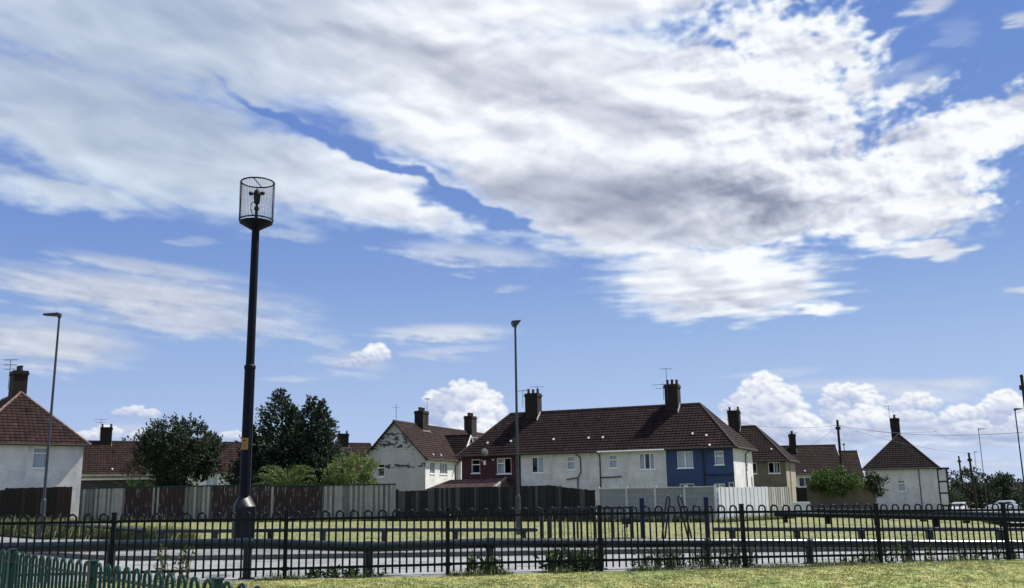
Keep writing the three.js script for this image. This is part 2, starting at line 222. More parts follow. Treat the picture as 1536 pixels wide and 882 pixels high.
const T = {};
T.tileColor = tex(1024, 1024, [9.6, 9.6], (u, v) => { const n = 32, i = Math.floor(u * n), j = Math.floor(v * n), h = h2(i, j), a = tile(1, u, v, 5, 5), b = tile(2, u, v, 70, 70, 3), odd = h2(i + 9, j + 4) > 0.965 ? (h2(j, i) > 0.5 ? 0.28 : -0.26) : 0; const k = 0.84 + 0.26 * h + 0.26 * a + 0.12 * b + odd, moss = sstep(0.25, 0.7, tile(3, u, v, 11, 11)); return [mix(k, 0.86 * k, moss), mix(k * 0.98, k * 0.97, moss), mix(k * 0.97, k * 0.76, moss)].map((x) => x * 0.8); });
T.tileBump = tex(512, 512, [4.8, 4.8], (u, v) => { const n = 16, f = (u * n) % 1; const roll = Math.pow(Math.abs(Math.sin(f * Math.PI)), 0.6); return grey(0.2 + 0.7 * roll + 0.08 * tile(4, u, v, 50, 50, 3)); }, false);
T.render = tex(512, 512, [3.1, 3.1], (u, v) => { const a = tile(5, u, v, 3, 3), b = tile(6, u, v, 60, 60, 3), c = tile(7, u, v, 22, 3, 4); const k = 0.92 + 0.13 * a + 0.07 * b - 0.22 * sstep(0.2, 0.9, c) * (0.5 + 0.8 * tile(30, u, v, 5, 4, 3)); return [k, k * 0.995, k * 0.985]; });
T.dash = tex(512, 512, [1.3, 1.3], (u, v) => grey(0.5 + 0.5 * tile(8, u, v, 60, 60, 2)), false);
T.brick = tex(512, 512, [1.8, 1.8], (u, v) => { const rows = 24, j = Math.floor(v * rows), off = j % 2 ? 0.5 : 0, n = 8, x = u * n + off, i = Math.floor(x), fx = x - i, fy = v * rows - j; const joint = fx < 0.05 || fx > 0.95 || fy < 0.12 || fy > 0.9; const h = h2(i % n, j), s = 0.62 + 0.5 * h + 0.25 * tile(9, u, v, 30, 30, 3); return joint ? [0.40, 0.37, 0.33] : [0.38 * s, 0.295 * s, 0.265 * s]; });
T.wood = tex(256, 1024, [0.62, 2.4], (u, v) => { const g = tile(10, u, v, 34, 2.2, 5), s = tile(11, u, v, 7, 2.5, 4), d = sstep(0.32, 0.62, tile(12, u, v, 26, 5, 4)); const k = 0.82 + 0.2 * g + 0.18 * s; return [k * mix(1, 0.62, d), k * mix(0.99, 0.6, d), k * mix(0.95, 0.55, d)]; });
T.paint = tex(256, 1024, [0.9, 2.4], (u, v) => { const f = tile(13, u, v, 13, 3.2, 5, 0.62) + 0.5 * tile(14, u, v, 3, 2.2, 3); const bare = sstep(0.26, 0.4, f), k = 0.85 + 0.25 * tile(15, u, v, 30, 4, 4); return [mix(0.225 * k, 0.60 * k, bare), mix(0.165 * k, 0.61 * k, bare), mix(0.170 * k, 0.60 * k, bare)]; });
T.flake = tex(1024, 1024, [8.4, 8.4], (u, v) => { // cracked and flaking masonry paint on the gable: the marks lie in bands, thickest towards the top
  const y = v * 8.4, x = u * 8.4, top = sstep(5.0, 6.2, y) * sstep(8.4, 7.2, y), mid = Math.exp(-Math.pow((y - 4.35 + 0.12 * Math.sin(x * 1.1)) / 0.28, 2)), low = Math.exp(-Math.pow((y - 0.9) / 0.6, 2)) * 0.55;
  const m = 0.62 * top + 0.72 * mid + low * 0.5 + 0.10, n = fbm(x * 1.1 + 3, y * 3.1, 5, 0.6) * 1.1 + 0.25 * fbm(x * 3, y * 7, 3), k = 0.9 + 0.08 * fbm(x * 0.6, y * 0.6, 4) + 0.05 * fbm(x * 9, y * 9, 3);
  const bare = sstep(0.92, 1.02, n + m * 1.05 + 0.18), st = sstep(0.55, 0.9, n + m * 0.8);
  return [mix(k * mix(1, 0.93, st), 0.36, bare), mix(k * mix(0.995, 0.92, st), 0.36, bare), mix(k * mix(0.99, 0.90, st), 0.37, bare)]; });
T.tarmac = tex(1024, 1024, [7, 7], (u, v) => { const a = tile(16, u, v, 3, 3), b = tile(17, u, v, 90, 90, 2), c = tile(18, u, v, 12, 12, 4); const crack = sstep(0.05, 0.0, Math.abs(tile(19, u, v, 4, 4, 5))) * 0.25; const patch = sstep(0.34, 0.36, tile(31, u, v, 3, 2, 2)); const k = 0.84 + 0.15 * a + 0.13 * b + 0.09 * c - crack - 0.14 * patch; return [k, k * 0.99, k * 0.975]; });
T.lawn = tex(1024, 1024, [9, 9], (u, v) => { const a = tile(20, u, v, 4, 4), b = tile(21, u, v, 16, 16, 4), c = tile(22, u, v, 110, 110, 2); const green = sstep(-0.3, 0.6, a * 0.7 + b * 0.5), k = 0.86 + 0.16 * c + 0.08 * b; return [mix(0.80, 0.54, green) * k, mix(0.76, 0.64, green) * k, mix(0.47, 0.33, green) * k]; });
T.concrete = tex(512, 512, [2.6, 2.6], (u, v) => { const a = tile(23, u, v, 3, 3), b = tile(24, u, v, 50, 50, 3), c = tile(25, u, v, 18, 2, 4); const k = 0.86 + 0.09 * a + 0.09 * b - 0.12 * sstep(0.2, 0.7, c); return [k, k, k * 0.985]; });
T.bark = tex(256, 512, [0.8, 1.6], (u, v) => { const a = tile(26, u, v, 16, 4, 5), k = 0.7 + 0.45 * a; return [k, k * 0.9, k * 0.78]; });
T.steel = tex(256, 256, [0.9, 0.9], (u, v) => { const a = tile(27, u, v, 4, 4), b = sstep(0.45, 0.6, tile(28, u, v, 14, 14, 4)); const k = 0.9 + 0.12 * a; return [mix(k, 1.0, b * 0.5), mix(k, 0.9, b * 0.5), mix(k, 0.8, b * 0.5)]; });
T.rough = tex(256, 256, [0.7, 0.7], (u, v) => grey(0.75 + 0.35 * tile(29, u, v, 5, 5)), false);

const std = (name, color, roughness = 0.8, o = {}) => { const m = new THREE.MeshStandardMaterial({ color, roughness, ...o }); m.name = name; return m; };
const phys = (name, color, roughness, o = {}) => { const m = new THREE.MeshPhysicalMaterial({ color, roughness, ...o }); m.name = name; return m; };
const M = {
  roof: phys('concrete roof tile', L3(0.038, 0.021, 0.020), 0.85, { map: T.tileColor, bumpMap: T.tileBump, bumpScale: 0.045, specularIntensity: 0.25 }),
  roofFar: phys('red brown roof tile', L3(0.048, 0.027, 0.025), 0.85, { map: T.tileColor, bumpMap: T.tileBump, bumpScale: 0.045, specularIntensity: 0.25 }),
  roofDark: phys('dark roof tile', L3(0.030, 0.0185, 0.0185), 0.85, { map: T.tileColor, bumpMap: T.tileBump, bumpScale: 0.04, specularIntensity: 0.25 }),
  leanTile: std('pale clay tile', L3(0.27, 0.17, 0.14), 0.85, { map: T.tileColor, bumpMap: T.tileBump, bumpScale: 0.04 }),
  ridge: std('ridge tile', L3(0.075, 0.052, 0.047), 0.9, { map: T.concrete }),
  white: std('white masonry paint', L3(0.78, 0.78, 0.78), 0.9, { map: T.render, bumpMap: T.dash, bumpScale: 0.006 }),
  cream: std('off white masonry paint', L3(0.66, 0.66, 0.655), 0.9, { map: T.render, bumpMap: T.dash, bumpScale: 0.006 }),
  flaking: std('flaking grey white paint', L3(0.50, 0.50, 0.50), 0.92, { map: T.flake, bumpMap: T.dash, bumpScale: 0.005 }),
  red: std('dark red masonry paint', L3(0.05, 0.009, 0.013), 0.75, { map: T.render, bumpMap: T.dash, bumpScale: 0.006 }),
  blue: std('blue masonry paint', L3(0.025, 0.055, 0.155), 0.75, { map: T.render, bumpMap: T.dash, bumpScale: 0.006 }),
  khaki: std('khaki render', L3(0.155, 0.135, 0.10), 0.9, { map: T.render, bumpMap: T.dash, bumpScale: 0.006 }),
  sand: std('sand render', L3(0.42, 0.37, 0.28), 0.9, { map: T.render, bumpMap: T.dash, bumpScale: 0.006 }),
  brick: std('dark stock brick', L3(0.14, 0.122, 0.118), 0.95, { map: T.brick }),
  pot: std('terracotta pot', L3(0.07, 0.036, 0.027), 0.85, { map: T.concrete }),
  lead: std('pale lead and mortar flashing', L3(0.62, 0.62, 0.60), 0.6),
  upvc: std('white plastic frame', L3(0.82, 0.82, 0.82), 0.4),
  trimDark: std('black gutter plastic', L3(0.006, 0.006, 0.008), 0.6),
  inside: std('window lining', L3(0.05, 0.05, 0.055), 0.9),
  curtain: std('net curtain', L3(0.46, 0.49, 0.52), 0.9),
  glass: phys('window glass', L3(0.9, 0.95, 0.97), 0.02, { transmission: 1, thickness: 0, ior: 1.5 }),
  aerial: std('aerial aluminium', L3(0.10, 0.10, 0.11), 0.4, { metalness: 0.7 }),
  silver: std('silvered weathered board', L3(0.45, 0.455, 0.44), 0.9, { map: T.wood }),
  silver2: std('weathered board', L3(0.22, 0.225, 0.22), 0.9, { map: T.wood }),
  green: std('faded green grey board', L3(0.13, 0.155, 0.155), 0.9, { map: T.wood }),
  brownPaint: std('peeling brown red paint', L3(0.80, 0.72, 0.72), 0.85, { map: T.paint }),
  darkBoard: std('dark creosoted board', L3(0.008, 0.0085, 0.011), 0.85, { map: T.wood }),
  darkBoard2: std('dark weathered board', L3(0.026, 0.027, 0.031), 0.85, { map: T.wood }),
  darkBoard3: std('worn dark board', L3(0.085, 0.09, 0.094), 0.85, { map: T.wood }),
  umber: std('dark brown board', L3(0.016, 0.011, 0.011), 0.85, { map: T.wood }),
  umber2: std('brown board', L3(0.045, 0.024, 0.018), 0.85, { map: T.wood }),
  whiteBoard: std('white painted board', L3(0.84, 0.86, 0.90), 0.7, { map: T.concrete }),
  greyBoard: std('grey white board', L3(0.62, 0.63, 0.64), 0.8, { map: T.wood }),
  concrete: std('grey concrete panel', L3(0.27, 0.29, 0.32), 0.9, { map: T.concrete }),
  concretePost: std('pale concrete post', L3(0.58, 0.58, 0.56), 0.9, { map: T.concrete }),
  kerb: std('dark kerb stone', L3(0.13, 0.13, 0.13), 0.9, { map: T.concrete }),
  edging: std('concrete edging', L3(0.30, 0.295, 0.28), 0.9, { map: T.concrete }),
  tarmac: std('pale worn tarmac', L3(0.325, 0.33, 0.335), 0.92, { map: T.tarmac }),
  footway: std('grey worn tarmac', L3(0.255, 0.26, 0.265), 0.92, { map: T.tarmac }),
  lawn: std('dry mown grass', L3(0.84, 0.85, 0.80), 0.95, { map: T.lawn }),
  field: std('dry field grass', L3(0.48, 0.495, 0.52), 0.95, { map: T.lawn }),
  railing: phys('dark green railing paint', L3(0.0018, 0.0055, 0.0075), 0.36, { map: T.steel, specularIntensity: 0.32 }),
  teal: phys('teal green railing paint', L3(0.003, 0.030, 0.030), 0.42, { specularIntensity: 0.4 }),
  barrier: phys('dark green pipe paint', L3(0.004, 0.013, 0.019), 0.42, { map: T.steel, roughnessMap: T.rough, specularIntensity: 1.0 }),
  bluePost: phys('dark blue post paint', L3(0.006, 0.013, 0.055), 0.5, { map: T.steel, specularIntensity: 0.5 }),
  mast: phys('blue black mast paint', L3(0.0015, 0.0022, 0.0075), 0.5, { specularIntensity: 0.3 }),
  cabinet: phys('dark cabinet paint', L3(0.003, 0.0045, 0.009), 0.4, { specularIntensity: 0.5 }),
  galv: std('galvanised steel', L3(0.075, 0.085, 0.105), 0.5, { metalness: 0.5, map: T.concrete }),
  lampHead: std('dark lantern casting', L3(0.035, 0.037, 0.04), 0.5, { metalness: 0.3 }),
  black: std('black plastic', L3(0.004, 0.004, 0.0045), 0.6),
  pole: std('tarred timber pole', L3(0.045, 0.037, 0.03), 0.9, { map: T.bark }),
  trunk: std('bark', L3(0.12, 0.095, 0.07), 0.95, { map: T.bark }),
  wire: std('black cable', L3(0.015, 0.015, 0.016), 0.6),
};
const leafMat = (name, c) => phys(name, c, 0.75, { vertexColors: true, transmission: 0.32, thickness: 0, specularIntensity: 0.4 });
// ---------------------------------------------------------------- the ground
const fieldZ = (x) => x > -10.5 ? Math.min(-26.1 + 0.2 * x, -24.7 - 0.05 * (x - 7)) : Math.min(-28.2, -29.2 + (x + 11) * 1.0 + 0.5);
function stripG(xs, near, far, n, yAt, pow = 1) {        // a sheet between two lines across the view
  const pos = [], uv = [], idx = [];
  for (let j = 0; j <= n; j++) for (const x of xs) { const z = mix(near(x), far(x), Math.pow(j / n, pow)); pos.push(x, yAt(x, z), z); uv.push(x, z); }
  const w = xs.length;
  for (let j = 0; j < n; j++) for (let i = 0; i < w - 1; i++) { const a = j * w + i; idx.push(a, a + 1, a + w, a + 1, a + w + 1, a + w); }
  const g = new THREE.BufferGeometry(); g.setAttribute('position', new THREE.Float32BufferAttribute(pos, 3)); g.setAttribute('uv', new THREE.Float32BufferAttribute(uv, 2)); g.setIndex(idx); g.computeVertexNormals(); g.ownUV = true; return g;
}
const range = (a, b, n) => Array.from({ length: n + 1 }, (_, i) => a + (b - a) * i / n);
const wide = [-900, -500, -300, -200, ...range(-150, 150, 100), 200, 300, 500, 900];
sheet('ground', stripG(wide, () => 60, () => -2400, 160, (x, z) => baseY(x) - 0.46 + 0.34 * sstep(-14, -20, z) + dropY(x, z), 2.2), M.field);
const lawnY = (x, z) => { const t = z - railZ(x); return baseY(x) + 0.025 - 0.36 * sstep(1.6, 9, t) + 0.10 * sstep(0, 9, x) * sstep(0, 1.2, t) * sstep(5, 1.6, t) + 0.02 * fbm(x * 0.5, z * 0.5, 3); };
sheet('lawn', stripG(range(-30, 30, 90), (x) => 20, (x) => railZ(x) + 0.14, 90, lawnY, 0.8), M.lawn);
sheet('road', stripG(range(-60, 60, 80), (x) => railZ(x) + 0.34, (x) => fieldZ(x) - 0.6, 24, (x, z) => baseY(x)), M.tarmac);
const kerbLine = [[-18.6, -31.5], [-16.4, -29.2], [-14.2, -27.0], [-12.2, -25.1], [-10.9, -23.7], [-9.9, -22.75], [-8.7, -22.2], [-7.2, -22.1], [-2.65, -22.5], [3.5, -23.2], [12, -23.5], [24, -23.9], [40, -24.3]].map(([x, z]) => V(x, 0, z));
const kerbCurve = new THREE.CatmullRomCurve3(kerbLine, false, 'centripetal');
const kerbPts = kerbCurve.getSpacedPoints(66);
{
  // the raised footway behind the kerb
  const quads = [];
  for (let i = 0; i < kerbPts.length - 1; i++) {
    const a = kerbPts[i], b = kerbPts[i + 1], fa = V(Math.max(a.x, -10.4), 0, 0), fb = V(Math.max(b.x, -10.4), 0, 0); fa.z = Math.min(fieldZ(fa.x) - 0.3, a.z - 0.2); fb.z = Math.min(fieldZ(fb.x) - 0.3, b.z - 0.2);
    const P = (p) => { const q = V(p.x, baseY(p.x) + 0.1, p.z); return q; }, q = [P(a), P(b), P(fb), P(fa)];
    quads.push([...q, q.map((p) => [p.x, p.z])]);
  }
  const foot = sheet('footway', quadsG(quads), M.footway);
  for (let i = 0; i < kerbPts.length - 1; i++) {
    const a = kerbPts[i], b = kerbPts[i + 1], d = b.clone().sub(a), len = d.length(), k = part('kerb_stone', rboxG(-len / 2 + 0.006, len / 2 - 0.006, -0.06, 0.108 + 0.006 * h2(i, 3), -0.062, 0.062, 0.015), M.kerb, foot);
    k.position.set((a.x + b.x) / 2, baseY((a.x + b.x) / 2), (a.z + b.z) / 2); k.rotation.y = -Math.atan2(d.z, d.x);
  }
}
sheet('field', stripG([-150, -110, ...range(-80, 80, 130), 110, 150], (x) => fieldZ(x), () => -175, 90, (x, z) => groundY(x, z) + 0.055 - 0.06 * sstep(0, -14, z - fieldZ(x)) + 0.035 * fbm(x * 0.25, z * 0.25, 3), 1.6), M.field);
const fieldY = (x, z) => groundY(x, z) + 0.055 - 0.06 * sstep(0, -14, z - fieldZ(x)) + 0.035 * fbm(x * 0.25, z * 0.25, 3);
{
  // concrete edging slabs along the lawn, under the railing
  const edge = new THREE.Group(); edge.name = 'lawn_edging'; edge.userData.kind = 'structure'; scene.add(edge);
  const ang = Math.atan(0.199), r = rng(3);
  for (let i = 0; i < 30; i++) { const x = -12 + i * 0.9 * Math.cos(ang), z = railZ(x) + 0.24, s = part('edging_slab', rboxG(-0.44, 0.44, -0.08, 0.02 + 0.012 * r(), -0.1, 0.1, 0.012), M.edging, edge); s.position.set(x, baseY(x), z); s.rotation.set(0, ang + (r() - 0.5) * 0.02, 0); }
}
{
  // the side road that runs off to the right, downhill past the end house
  const c = new THREE.CatmullRomCurve3([V(22, 0, -36), V(27, 0, -50), V(38, 0, -76), V(53, 0, -106), V(64, 0, -128), V(82, 0, -158)], false, 'centripetal').getSpacedPoints(40), quads = [];
  const side = (i, w) => { const a = c[Math.max(0, i - 1)], b = c[Math.min(c.length - 1, i + 1)], d = b.clone().sub(a).normalize(); const p = V(c[i].x - d.z * w, 0, c[i].z + d.x * w); p.y = groundY(p.x, p.z) + 0.19; return p; };
  for (let i = 0; i < c.length - 1; i++) { const q = [side(i, 3.4), side(i + 1, 3.4), side(i + 1, -3.4), side(i, -3.4)]; quads.push([q[3], q[2], q[1], q[0], [q[3], q[2], q[1], q[0]].map((p) => [p.x, p.z])]); }
  sheet('side_road', quadsG(quads), M.footway);
}
// ---------------------------------------------------------------- houses
// A house stands in its own frame: x along the ridge, z towards its front, y up from its own ground.
function roofFace(A, B, C, D, gauge = 0.31) {           // eave left, eave right, ridge right, ridge left; laid in lapped courses
  const slope = D.clone().add(C).multiplyScalar(0.5).sub(A.clone().add(B).multiplyScalar(0.5)), len = slope.length(), n = Math.max(3, Math.round(len / gauge));
  const along = B.clone().sub(A).normalize(), nor = along.clone().cross(slope).normalize(); if (nor.y < 0) nor.negate();
  const P = (s, k, lift) => { const l = A.clone().lerp(D, s), r = B.clone().lerp(C, s); return (k ? r : l).addScaledVector(nor, lift); };
  const uvOf = (p) => [p.clone().sub(A).dot(along) + 40, p.clone().sub(A).dot(slope) / len], quads = [];
  for (let i = 0; i < n; i++) {
    const s0 = i / n, s1 = Math.min(1, (i + 1.06) / n), a = P(s0, 0, 0.05), b = P(s0, 1, 0.05), c = P(s1, 1, 0.006), d = P(s1, 0, 0.006);
    quads.push([a, b, c, d, [a, b, c, d].map(uvOf)]);
    const e = P(s0, 0, 0.0), f = P(s0, 1, 0.0); quads.push([e, f, b, a, [e, f, b, a].map(uvOf)]);
  }
  return quadsG(quads);
}
function ridgeG(a, b, r = 0.12) {                       // half-round ridge or hip tiles, each a little proud of the next
  const d = b.clone().sub(a), n = Math.max(2, Math.round(d.length() / 0.45)), out = [];
  for (let i = 0; i < n; i++) out.push(rodG(a.clone().addScaledVector(d, (i - 0.03) / n), a.clone().addScaledVector(d, (i + 1) / n), r, 7, r * 0.9));
  return out;
}
const FACES = { F: [V(1, 0, 0), V(0, 0, 1), 1], B: [V(-1, 0, 0), V(0, 0, -1), -1], R: [V(0, 0, -1), V(1, 0, 0), -1], L: [V(0, 0, 1), V(-1, 0, 0), 1] };
function faceMatrix(face, off) { const [ax, n] = FACES[face]; return new THREE.Matrix4().makeBasis(ax, V(0, 1, 0), n).setPosition(n.clone().multiplyScalar(off)); }
// One wall with real openings: outline in (s, y), windows [s0, s1, y0, y1, ...] in the house's own x or z
function wallG(face, off, outline, wins) {
  const sg = FACES[face][2], sh = new THREE.Shape(outline.map(([s, y]) => new THREE.Vector2(s * sg, y))), quads = [];
  for (const w of wins) {
    const a = Math.min(w.s0 * sg, w.s1 * sg), b = Math.max(w.s0 * sg, w.s1 * sg), h = new THREE.Path(); h.moveTo(a, w.y0); h.lineTo(a, w.y1); h.lineTo(b, w.y1); h.lineTo(b, w.y0); h.closePath(); sh.holes.push(h);
    const q = (x, y, z) => V(x, y, z), dp = -0.13; quads.push([q(a, w.y0, 0), q(a, w.y0, dp), q(a, w.y1, dp), q(a, w.y1, 0)], [q(b, w.y0, dp), q(b, w.y0, 0), q(b, w.y1, 0), q(b, w.y1, dp)], [q(a, w.y1, 0), q(a, w.y1, dp), q(b, w.y1, dp), q(b, w.y1, 0)], [q(a, w.y0, dp), q(a, w.y0, 0), q(b, w.y0, 0), q(b, w.y0, dp)]);
  }
  const g = [new THREE.ShapeGeometry(sh)]; if (quads.length) g.push(quadsG(quads));
  const j = joined(g); j.applyMatrix4(faceMatrix(face, off)); j.ownUV = true; return j;
}
function makeWindow(house, face, off, w) {
  const sg = FACES[face][2], a = Math.min(w.s0 * sg, w.s1 * sg), b = Math.max(w.s0 * sg, w.s1 * sg), { y0, y1 } = w, m = faceMatrix(face, off), at = (g) => { g = joined(g); g.applyMatrix4(m); return g; }, t = 0.055;
  const win = part('window', at([boxG(a - 0.06, b + 0.06, y0 - 0.07, y0 - 0.004, -0.09, 0.06)]), w.sill ?? M.upvc, house);
  const fr = [boxG(a + 0.002, a + t, y0 + 0.002, y1 - 0.002, -0.11, -0.05), boxG(b - t, b - 0.002, y0 + 0.002, y1 - 0.002, -0.11, -0.05), boxG(a + t, b - t, y0 + 0.002, y0 + t, -0.11, -0.05), boxG(a + t, b - t, y1 - t, y1 - 0.002, -0.11, -0.05)];
  for (const k of w.mull ?? []) { const x = mix(a, b, sg > 0 ? k : 1 - k); fr.push(boxG(x - 0.035, x + 0.035, y0 + t, y1 - t, -0.108, -0.052)); }
  for (const [k0, k1, h] of w.trans ?? []) { const x0 = mix(a, b, sg > 0 ? k0 : 1 - k1) + 0.03, x1 = mix(a, b, sg > 0 ? k1 : 1 - k0) - 0.03, y = mix(y0, y1, h); fr.push(boxG(x0, x1, y - 0.035, y + 0.035, -0.106, -0.054)); }
  part('frame', at(fr), w.frame ?? M.upvc, win);
  part('pane', at(quadsG([[V(a + 0.03, y0 + 0.03, -0.085), V(b - 0.03, y0 + 0.03, -0.085), V(b - 0.03, y1 - 0.03, -0.085), V(a + 0.03, y1 - 0.03, -0.085)]])), M.glass, win);
  if (w.curtain) { const folds = []; for (const [k0, k1] of w.curtain) { const n = 10; for (let i = 0; i < n; i++) { const u0 = mix(k0, k1, i / n), u1 = mix(k0, k1, (i + 1) / n), z0 = -0.24 - 0.03 * (i % 2), z1 = -0.24 - 0.03 * ((i + 1) % 2), xa = mix(a, b, sg > 0 ? u0 : 1 - u0), xb = mix(a, b, sg > 0 ? u1 : 1 - u1); folds.push([V(xa, y0 - 0.05, z0), V(xb, y0 - 0.05, z1), V(xb, y1, z1), V(xa, y1, z0)]); } } part('curtain', at(quadsG(folds)), M.curtain, win); }
  return win;
}
function makeChimney(house, x, z, wx, wz, y0, y1, pots, o = {}) {
  const c = part('chimney', [boxG(x - wx / 2, x + wx / 2, y0, y1 - 0.28, z - wz / 2, z + wz / 2), boxG(x - wx / 2 - 0.06, x + wx / 2 + 0.06, y1 - 0.28, y1 - 0.14, z - wz / 2 - 0.06, z + wz / 2 + 0.06), boxG(x - wx / 2 - 0.02, x + wx / 2 + 0.02, y1 - 0.14, y1, z - wz / 2 - 0.02, z + wz / 2 + 0.02)], M.brick, house);
  const alongX = wx >= wz, span = (alongX ? wx : wz) - 0.3;
  for (let i = 0; i < pots; i++) { const k = pots > 1 ? i / (pots - 1) - 0.5 : 0, p = part('chimney_pot', lathe([[0.13, 0], [0.13, 0.05], [0.11, 0.1], [0.10, 0.28 + 0.07 * h2(i, x)], [0.125, 0.30 + 0.07 * h2(i, x)], [0.125, 0.35 + 0.07 * h2(i, x)], [0.085, 0.35 + 0.07 * h2(i, x)], [0.08, 0.1]], 10), M.pot, c); p.position.set(x + (alongX ? k * span : 0), y1, z + (alongX ? 0 : k * span)); }
  if (o.flash) part('flashing', o.flash, M.lead, c);
  for (const [ax, h, arms, turn, mast] of o.aerials ?? []) {
    const g = [rodG(V(0, -1.2, 0), V(0, h, 0), 0.022, 5)];
    for (const [y, len, els] of arms) { g.push(rodG(V(-len / 2, y, 0), V(len / 2, y, 0), 0.016, 4)); for (let i = 0; i < els; i++) { const xx = -len / 2 + len * i / Math.max(1, els - 1), w = 0.32 - 0.12 * i / els; g.push(rodG(V(xx, y, -w), V(xx, y, w), 0.009, 4)); } }
    const a = part('aerial', g, M.aerial, c); a.position.set(x + ax, y1, z + wz / 2 + 0.05); a.rotation.y = turn;
  }
  return c;
}
// A whole dwelling between x0 and x1; hips or gables where it ends freely
function makeHouse(o) {
  const { x0, x1, W, e, r, hl = 0, hr = 0, freeL = true, freeR = true, over = 0.35 } = o, wf = W / 2 - over, h = thing('house', o.label, 'house', [o.x, o.b, o.z], -o.t, o.group);
  const xl = freeL ? x0 + over : x0, xr = freeR ? x1 - over : x1, wy = e + 0.12, gy = (z) => e + (r - e) * (1 - Math.abs(z) / (W / 2)) - 0.06;
  const wins = (f) => (o.windows ?? []).filter((w) => w.face === f), offs = { F: wf, B: wf, R: xr, L: -xl };
  const rect = (a, b) => [[a, -1.5], [b, -1.5], [b, wy - 0.02], [a, wy - 0.02]];
  const sides = { F: rect(xl, xr), B: rect(xl, xr) };
  const end = (hip) => hip ? rect(-wf, wf) : [[-wf, -1.5], [wf, -1.5], [wf, gy(wf)], [0, r - 0.06], [-wf, gy(wf)]];
  if (freeR) sides.R = end(hr > 0); if (freeL) sides.L = end(hl > 0);
  for (const f of Object.keys(sides)) part('wall', wallG(f, offs[f], sides[f], wins(f)), o.walls?.[f] ?? o.wall, h);
  for (const w of o.windows ?? []) makeWindow(h, w.face, offs[w.face], { ...w, sill: w.sill });
  // roof
  const E = (x, z) => V(x, e, z), fl = E(x0, W / 2), fr = E(x1, W / 2), bl = E(x0, -W / 2), br = E(x1, -W / 2), rl = V(x0 + hl, r, 0), rr = V(x1 - hr, r, 0), geo = [roofFace(fl, fr, rr, rl), roofFace(br, bl, rl, rr)];
  if (hr > 0) geo.push(roofFace(fr, br, rr, rr.clone())); if (hl > 0) geo.push(roofFace(bl, fl, rl, rl.clone()));
  const roof = part('roof', geo, o.roof ?? M.roof, h);
  const rg = ridgeG(rl, rr); if (hr > 0) rg.push(...ridgeG(fr, rr, 0.1), ...ridgeG(br, rr, 0.1)); if (hl > 0) rg.push(...ridgeG(fl, rl, 0.1), ...ridgeG(bl, rl, 0.1));
  part('ridge_tiles', rg, o.ridge ?? M.ridge, roof);
  const sof = [boxG(xl, xr, e - 0.06, e - 0.02, wf, W / 2 - 0.02), boxG(xl, xr, e - 0.06, e - 0.02, -W / 2 + 0.02, -wf)];
  if (freeR && hr > 0) sof.push(boxG(xr, x1 - 0.02, e - 0.06, e - 0.02, -W / 2 + 0.02, W / 2 - 0.02)); if (freeL && hl > 0) sof.push(boxG(x0 + 0.02, xl, e - 0.06, e - 0.02, -W / 2 + 0.02, W / 2 - 0.02));
  for (const g of sof) part('soffit', g, o.fascia ?? M.trimDark, roof);
  const gu = [rodG(V(x0, e - 0.02, W / 2 + 0.04), V(x1, e - 0.02, W / 2 + 0.04), 0.06, 6), rodG(V(x0, e - 0.02, -W / 2 - 0.04), V(x1, e - 0.02, -W / 2 - 0.04), 0.06, 6)];
  if (freeR && hr > 0) gu.push(rodG(V(x1 + 0.04, e - 0.02, -W / 2), V(x1 + 0.04, e - 0.02, W / 2), 0.06, 6)); if (freeL && hl > 0) gu.push(rodG(V(x0 - 0.04, e - 0.02, -W / 2), V(x0 - 0.04, e - 0.02, W / 2), 0.06, 6));
  for (const g of gu) part('gutter', g, o.gutter ?? M.trimDark, h);
  for (const s of [[freeR && !hr, x1, xr], [freeL && !hl, x0, xl]]) if (s[0]) { const k = s[1], bo = (z) => [V(k, e - 0.12, z * W / 2), V(k, r - 0.1, 0)]; for (const q of [1, -1]) part('bargeboard', rodG(...bo(q), 0.07, 4), o.barge ?? M.trimDark, h); }
  for (const c of o.chimneys ?? []) makeChimney(h, ...c);
  for (const p of o.pipes ?? []) part('downpipe', pathG(p.map(([x, y, z]) => V(x, y, z)), 0.045, 6, 36, 0.05), o.pipe ?? M.trimDark, h);
  for (const [x, s] of o.vents ?? []) {                  // pale tile vents and clips low on the front slope
    const y = mix(e, r, s), z = W / 2 * (1 - s), g = boxG(-0.07, 0.07, 0, 0.07, -0.1, 0.1); g.rotateX(Math.atan2(r - e, W / 2)); const v = part('roof_vent', [g], M.lead, roof); v.position.set(x, y + 0.04, z);
  }
  return h;
}
const twoLight = (face, s0, s1, y0, y1, o = {}) => ({ face, s0, s1, y0, y1, mull: [0.5], ...o }), small = (face, s0, s1, y0, y1, o = {}) => ({ face, s0, s1, y0, y1, trans: [[0, 1, 0.62]], ...o });
const flashG = (x, z0, wx, wz, y, apron = false) => [...(apron ? [boxG(x - wx / 2 - 0.07, x + wx / 2 + 0.07, y - wz * 0.45, y - wz * 0.45 + 0.16, z0 + wz / 2 - 0.02, z0 + wz / 2 + 0.06)] : []), ...range(0, 4, 4).map((i) => boxG(x + wx / 2 - 0.01, x + wx / 2 + 0.05, y + 0.05 - i * 0.14, y + 0.28 - i * 0.14, z0 - wz * 0.1 + i * wz * 0.15, z0 + wz * 0.12 + i * wz * 0.15))];

